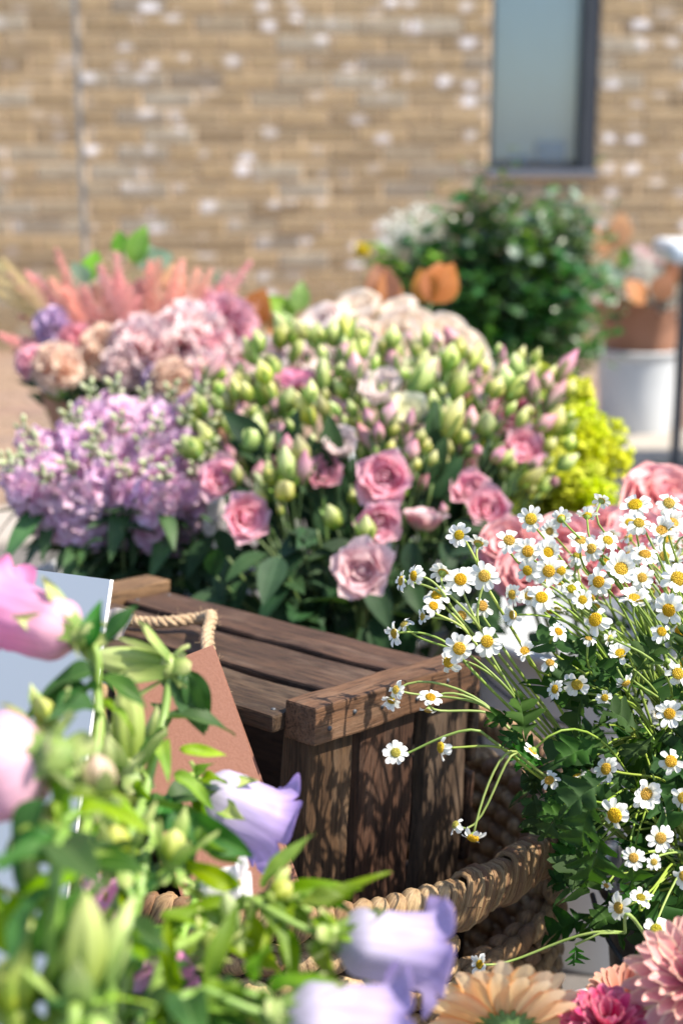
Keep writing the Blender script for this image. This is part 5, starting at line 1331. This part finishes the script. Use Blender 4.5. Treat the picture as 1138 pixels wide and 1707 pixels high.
M_camp_dark = leaf_mat('deep green leaf', (0.035, 0.10, 0.025), (0.06, 0.15, 0.035), (0.14, 0.25, 0.08), 0.38, 0.5, 0.25)
for k in range(3):
    mb = MB(); leaf_mb(mb, .036, .0084, .5, .55, 6, 12, wav=.2, seed=k+20); dleaf.append(mb.mesh('leaf', M_camp_dark))
def camp(label, path, bells_=(), buds_=(), nleaf=10, group=None, xl=()):
    # path: (x, y, d) from the top down; the stem then runs on into the bucket
    pts = [P(*q) for q in path]
    foot = GB + Vector(((pts[-1].x-GB.x)*.35, (pts[-1].y-GB.y)*.35, .08)); rim = GB + Vector(((pts[-1].x-GB.x)*.7, (pts[-1].y-GB.y)*.7, .30))
    allp = smooth_path(pts+[rim, foot], 7); b0 = foot
    r_ = thing('bellflower_spray', label, 'flower stem', b0, group)
    mb = MB(); mb.tube([q-b0 for q in allp], [.0022+.0016*i/len(allp) for i in range(len(allp))], 8)
    def side(p, d, w=.0019):
        q = min(allp[1:], key=lambda m: (m-(p-d*.03+Vector((0, 0, -.012)))).length)
        L = (p-q).length; mb.tube([m-b0 for m in bez(q, q+Vector((0, 0, L*.3)), p-d*min(.03, L*.5), p, 8)], w, 7)
    for (x, y, d_, fx, fy, fz, s, k) in bells_:
        p, dv = P(x, y, d_), D(fx, fy, fz); side(p, dv)
        obj('bell', rnd.choice(bells[k]), r_, TRS(p+dv*.004, basis(dv, rnd.uniform(0, 6)), s), b0); obj('calyx', rnd.choice(bcal), r_, TRS(p, basis(dv, rnd.uniform(0, 6)), s), b0)
    for (x, y, d_, fx, fy, fz, s, k) in buds_:
        p, dv = P(x, y, d_), D(fx, fy, fz); side(p, dv)
        obj('bud', gb_[k], r_, TRS(p+dv*.002, basis(dv, rnd.uniform(0, 6)), s), b0); obj('calyx', rnd.choice(bcal), r_, TRS(p, basis(dv, rnd.uniform(0, 6)), s*.95), b0)
    for i in range(int(nleaf*1.05)):
        q = allp[rnd.randrange(2, max(3, int(len(allp)*.62)))]; a = rnd.uniform(0, 6.28)
        obj('leaf', rnd.choice(cleaf if rnd.random() < .6 else dleaf), r_, leaf_M(q, Vector((cos(a), sin(a), rnd.uniform(-.4, .9))), Vector((0, 0, 1)), rnd.uniform(-.5, .5), rnd.uniform(.65, 1.1)), b0)
    for (x, y, d_, fx, fy, fz, s, dark) in xl:
        obj('leaf', rnd.choice(dleaf if dark else cleaf), r_, leaf_M(P(x, y, d_), D(fx, fy, fz), Vector((-.3, -.6, .8)), rnd.uniform(-.5, .5), s), b0)
    obj('stem', mb.mesh('stem', M_camp_stem), r_)
camp('bellflower stem with a large pink bell reaching left over the pale board', [(150,1075,.74),(165,1190,.73),(150,1350,.70),(120,1560,.66)],
     [(138,1062,.74,-.86,.22,-.42,1.05,'p')], [(78,1215,.72,-.1,.9,.2,.75,'y')], 7, None,
     [(150,1080,.735,.1,1,.1,.62,1),(180,1070,.735,.4,.8,.2,.6,1),(165,1120,.735,-1,-.05,.3,.8,1),(150,1150,.735,-1,-.1,.4,.85,1),(170,1130,.74,.9,-.2,.4,.7,1)])
camp('bellflower stem with a long pale green upright bud and a folded dark leaf', [(285,1105,.83),(272,1200,.82),(240,1330,.79),(205,1500,.74)],
     [], [(285,1112,.83,-1,.15,.2,1.25,'g'),(216,1282,.80,-.02,1,.05,1.35,'g')], 9, None,
     [(300,1120,.83,.35,-.9,.4,.95,1),(318,1118,.83,.3,-1,.3,.9,1),(290,1290,.80,.9,-.35,.3,.8,0),(300,1250,.81,.8,.1,.2,.7,0),(200,1290,.79,-.5,.5,.3,.7,0),(230,1300,.79,.3,-.8,.4,.8,0)])
camp('bellflower stem with a pale lilac bell before the rust paper bag', [(300,1300,.85),(255,1400,.80),(220,1540,.74)],
     [(322,1312,.85,.80,-.44,-.30,1.08,'l')], [], 8, None,
     [(330,1300,.845,.8,.15,.3,.8,0),(318,1300,.845,.4,.6,.4,.7,0),(330,1320,.84,.1,-1,.3,.8,0),(270,1330,.83,.6,-.7,.4,.9,1),(255,1340,.82,.1,-1,.4,.8,0)])
camp('bellflower stem with a big soft pink bell at the left edge', [(100,1270,.66),(110,1370,.64),(90,1560,.60)],
     [(95,1262,.65,-.9,-.22,-.3,1.5,'p')], [(172,1330,.66,-.1,.9,.3,.9,'q')], 12, None, [(110,1290,.64,-.2,-1,.4,.9,0),(80,1330,.63,-.6,-.8,.4,1,1),(130,1350,.63,.9,.2,.3,.9,0)])
camp('bellflower stem crowned by two round green buds', [(245,1420,.72),(225,1520,.70),(185,1650,.66)],
     [(160,1560,.80,.25,.9,.3,.55,'p')], [(200,1440,.70,-.1,1,.35,1.0,'y'),(285,1440,.72,.15,1,.3,.9,'y')], 12, None,
     [(290,1350,.75,.3,-.8,.4,.9,1),(310,1360,.75,.8,-.5,.4,1,1),(330,1380,.74,.5,-1,.2,.9,0),(270,1530,.72,.9,.3,.2,1,0)])
camp('bellflower stem with the large lilac bell over the basket rim', [(520,1520,.74),(430,1500,.74),(330,1560,.72),(250,1690,.68)],
     [(548,1560,.72,.95,-.20,-.20,1.06,'l')], [(450,1500,.74,.7,.6,.3,.7,'y'),(395,1560,.73,-.2,.9,.4,.7,'g'),(345,1590,.72,.5,.8,.3,.7,'y')], 12, None,
     [(540,1520,.73,.5,.9,.2,.9,0),(560,1560,.715,.9,.25,.3,.8,0),(530,1560,.715,.1,-1,.3,.9,0),(500,1510,.73,.9,.5,.3,1,0),(470,1490,.74,.9,.3,.3,1,0),(440,1480,.74,.2,.9,.4,.9,0),(400,1480,.74,-.8,.4,.3,.9,0),(470,1540,.73,.4,-1,.4,1,0),(420,1520,.73,.2,-1,.4,1,0),(380,1510,.73,-.9,.2,.4,1,0),(520,1530,.72,.8,-.3,.3,.9,0),(360,1560,.73,.9,-.2,.4,.9,0)])
camp('bellflower stem with the lowest lilac bell at the bottom edge', [(430,1660,.66),(350,1660,.66),(270,1760,.64)],
     [(455,1692,.65,.95,-.18,-.2,1.08,'l')], [], 14, None, [(450,1650,.66,.8,.5,.3,.9,0),(420,1640,.66,.2,1,.3,.9,0),(400,1680,.66,.9,-.1,.4,1,0),(350,1640,.67,.1,1,.4,1,0),(330,1690,.66,.7,.3,.4,1,0),(300,1650,.67,-.3,.8,.4,.9,0)])
camp('bellflower stem with a stout pale green bud in the bottom left corner', [(140,1560,.62),(130,1680,.60),(120,1780,.58)],
     [], [(140,1680,.60,.05,1,.2,1.35,'g'),(25,1690,.60,.0,1,.3,1.3,'y'),(70,1500,.64,-.4,.9,.2,.8,'g'),(60,1410,.65,.3,1,.3,.8,'y')], 14, None, [(30,1600,.62,-.3,.9,.4,1,0),(60,1590,.61,.5,.8,.3,1,1),(20,1520,.63,.6,.7,.3,1,0),(40,1450,.64,.6,.6,.3,1,0),(10,1420,.65,.9,.3,.3,1,1)])
camp('bellflower stem with small half open pink and white blooms low in the leaves', [(250,1600,.78),(240,1690,.74),(220,1790,.70)],
     [(228,1655,.77,.55,.25,.55,.62,'p'),(195,1610,.78,.9,.1,.3,.45,'p')], [], 9, None, [(280,1610,.78,.6,-.5,.3,1.1,1),(300,1590,.78,.9,.5,.3,1,0)])
camp('bellflower stem with a white bell beside the paper bag', [(330,1490,.84),(300,1570,.80),(270,1680,.74)],
     [(322,1480,.84,.95,.15,.15,.62,'w')], [], 9, None, [(300,1520,.81,-.4,-.8,.4,.9,0)])

# ------------------------------------------------------------------ gerberas at the bottom right
GEB = Vector((0.205, 0.795, 0))
bucket(GEB, 0.355, 0.112, 0.09, M_bucket_w, 'white bucket of gerberas at the bottom right', handle=False)
rnd = random.Random(111)
def gpet(mat, L, W, n, curl, cup, tip=.62):
    out = []
    for k in range(n):
        mb = MB(); petal_mb(mb, L*rnd.uniform(.95, 1.05), W, cup=cup, curl=curl*rnd.uniform(.6, 1.4), ruff=.01, tip=tip, base=.42, nu=6, nv=8, seed=k+int(L*9e3)); out.append(mb.mesh('petal', mat))
    return out
def gerbera(label, p, d, layers, disc_r, cal=True):
    out = Vector((p.x-GEB.x, p.y-GEB.y, 0)); b0 = GEB+out*.25+Vector((0, 0, .08)); mid = GEB+out*.6+Vector((0, 0, .33))
    r_ = thing('gerbera', label, 'flower', b0)
    mb = MB(); L = (p-mid).length; mb.tube([q-b0 for q in smooth_path([b0, mid], 3)[:-1]+bez(mid, mid+Vector((0, 0, L*.4)), p-d*min(.05, L*.6), p-d*.008, 8)], .0030, 8); obj('stem', mb.mesh('stem', M_camp_stem), r_)
    M = TRS(p, basis(d, rnd.uniform(0, 6)))
    cb2 = MB()
    cb2.lathe([(.003, -.012), (.007, -.010), (.0105, -.004), (.0115, .001), (.006, .003)], 18)
    for ring in range(3):
        for i in range(16):
            Mp = Matrix.Rotation(2*pi*(i+.5*ring)/16, 4, 'Z') @ Matrix.Translation((0, .0075+.0012*ring, -.009+.003*ring)) @ Matrix.Rotation(-(.55+.22*ring), 4, 'X')
            petal_mb(cb2, .0125, .0017, tip=.05, base=.8, cup=.3, curl=.15, nu=2, nv=4, M=Mp, seed=i)
    obj('calyx', cb2.mesh('calyx', M_ger_calyx), r_, M, b0)
    db = MB(); db.ell((0, 0, .002), (disc_r, disc_r, .004), 16, 8)
    for i in range(90):
        q = i/90; a = i*2.4; db.ell((disc_r*q**.5*cos(a), disc_r*q**.5*sin(a), .0055-.003*q), (.0007, .0007, .0018), 4, 3)
    obj('disc', db.mesh('disc', M_disc_g), r_, M, b0)
    for (n, tilt, r0, sc, h, ms, az0) in layers:
        for i in range(n):
            obj('petal', rnd.choice(ms), r_, M @ petal_M(2*pi*i/n+az0+rnd.uniform(-.06, .06), tilt+rnd.uniform(-.08, .08), r0, sc*rnd.uniform(.93, 1.05), h, rnd.uniform(-.06, .06)), b0)
g1, g1b = gpet(M_ger_peach, .043, .0084, 4, .10, .20), gpet(M_ger_peach, .034, .0064, 3, .05, .2)
gerbera('peach gerbera seen from behind at the bottom edge by the wicker basket', P(846,1718,.88), D(.05,.62,-.70), [(22, 1.30, .006, 1.0, 0, g1, 0), (20, 1.12, .005, .98, .0015, g1, .15), (18, .8, .004, .9, .003, g1b, .1)], .008)
g2, g2c = gpet(M_ger_pink, .031, .0058, 4, -.10, .34, .45), gpet(M_ger_cream, .033, .0062, 4, -.12, .34, .5)
gerbera('double pink and cream gerbera at the right edge', P(1158,1640,.87), D(-.30,.62,.55), [(17, 1.85, .006, 1.12, -.002, g2c, 0), (18, 1.55, .006, 1.12, .0, g2, .1), (17, 1.20, .005, 1.05, .003, g2, .0), (14, .85, .004, .95, .005, g2, .1), (9, .5, .003, .75, .006, g2, 0)], .006)
g3 = gpet(M_ger_crim, .021, .0050, 4, -.08, .24)
gerbera('crimson double gerbera at the bottom edge right of the peach one', P(1010,1718,.87), D(-.05,.80,.50), [(20, 1.45, .006, 1.08, 0, g3, 0), (20, 1.15, .005, 1.0, .002, g3, .1), (18, .80, .004, .9, .004, g3, 0), (14, .45, .003, .8, .005, g3, .1)], .005)
g4 = gpet(M_ger_brown, .023, .0044, 4, -.02, .24)
gerbera('small terracotta gerbera behind the crimson one', P(1040,1680,.925), D(-.1,.88,.25), [(18, 1.30, .006, 1.0, 0, g4, 0), (18, .95, .005, .95, .002, g4, .1), (16, .6, .004, .9, .004, g4, 0)], .006)
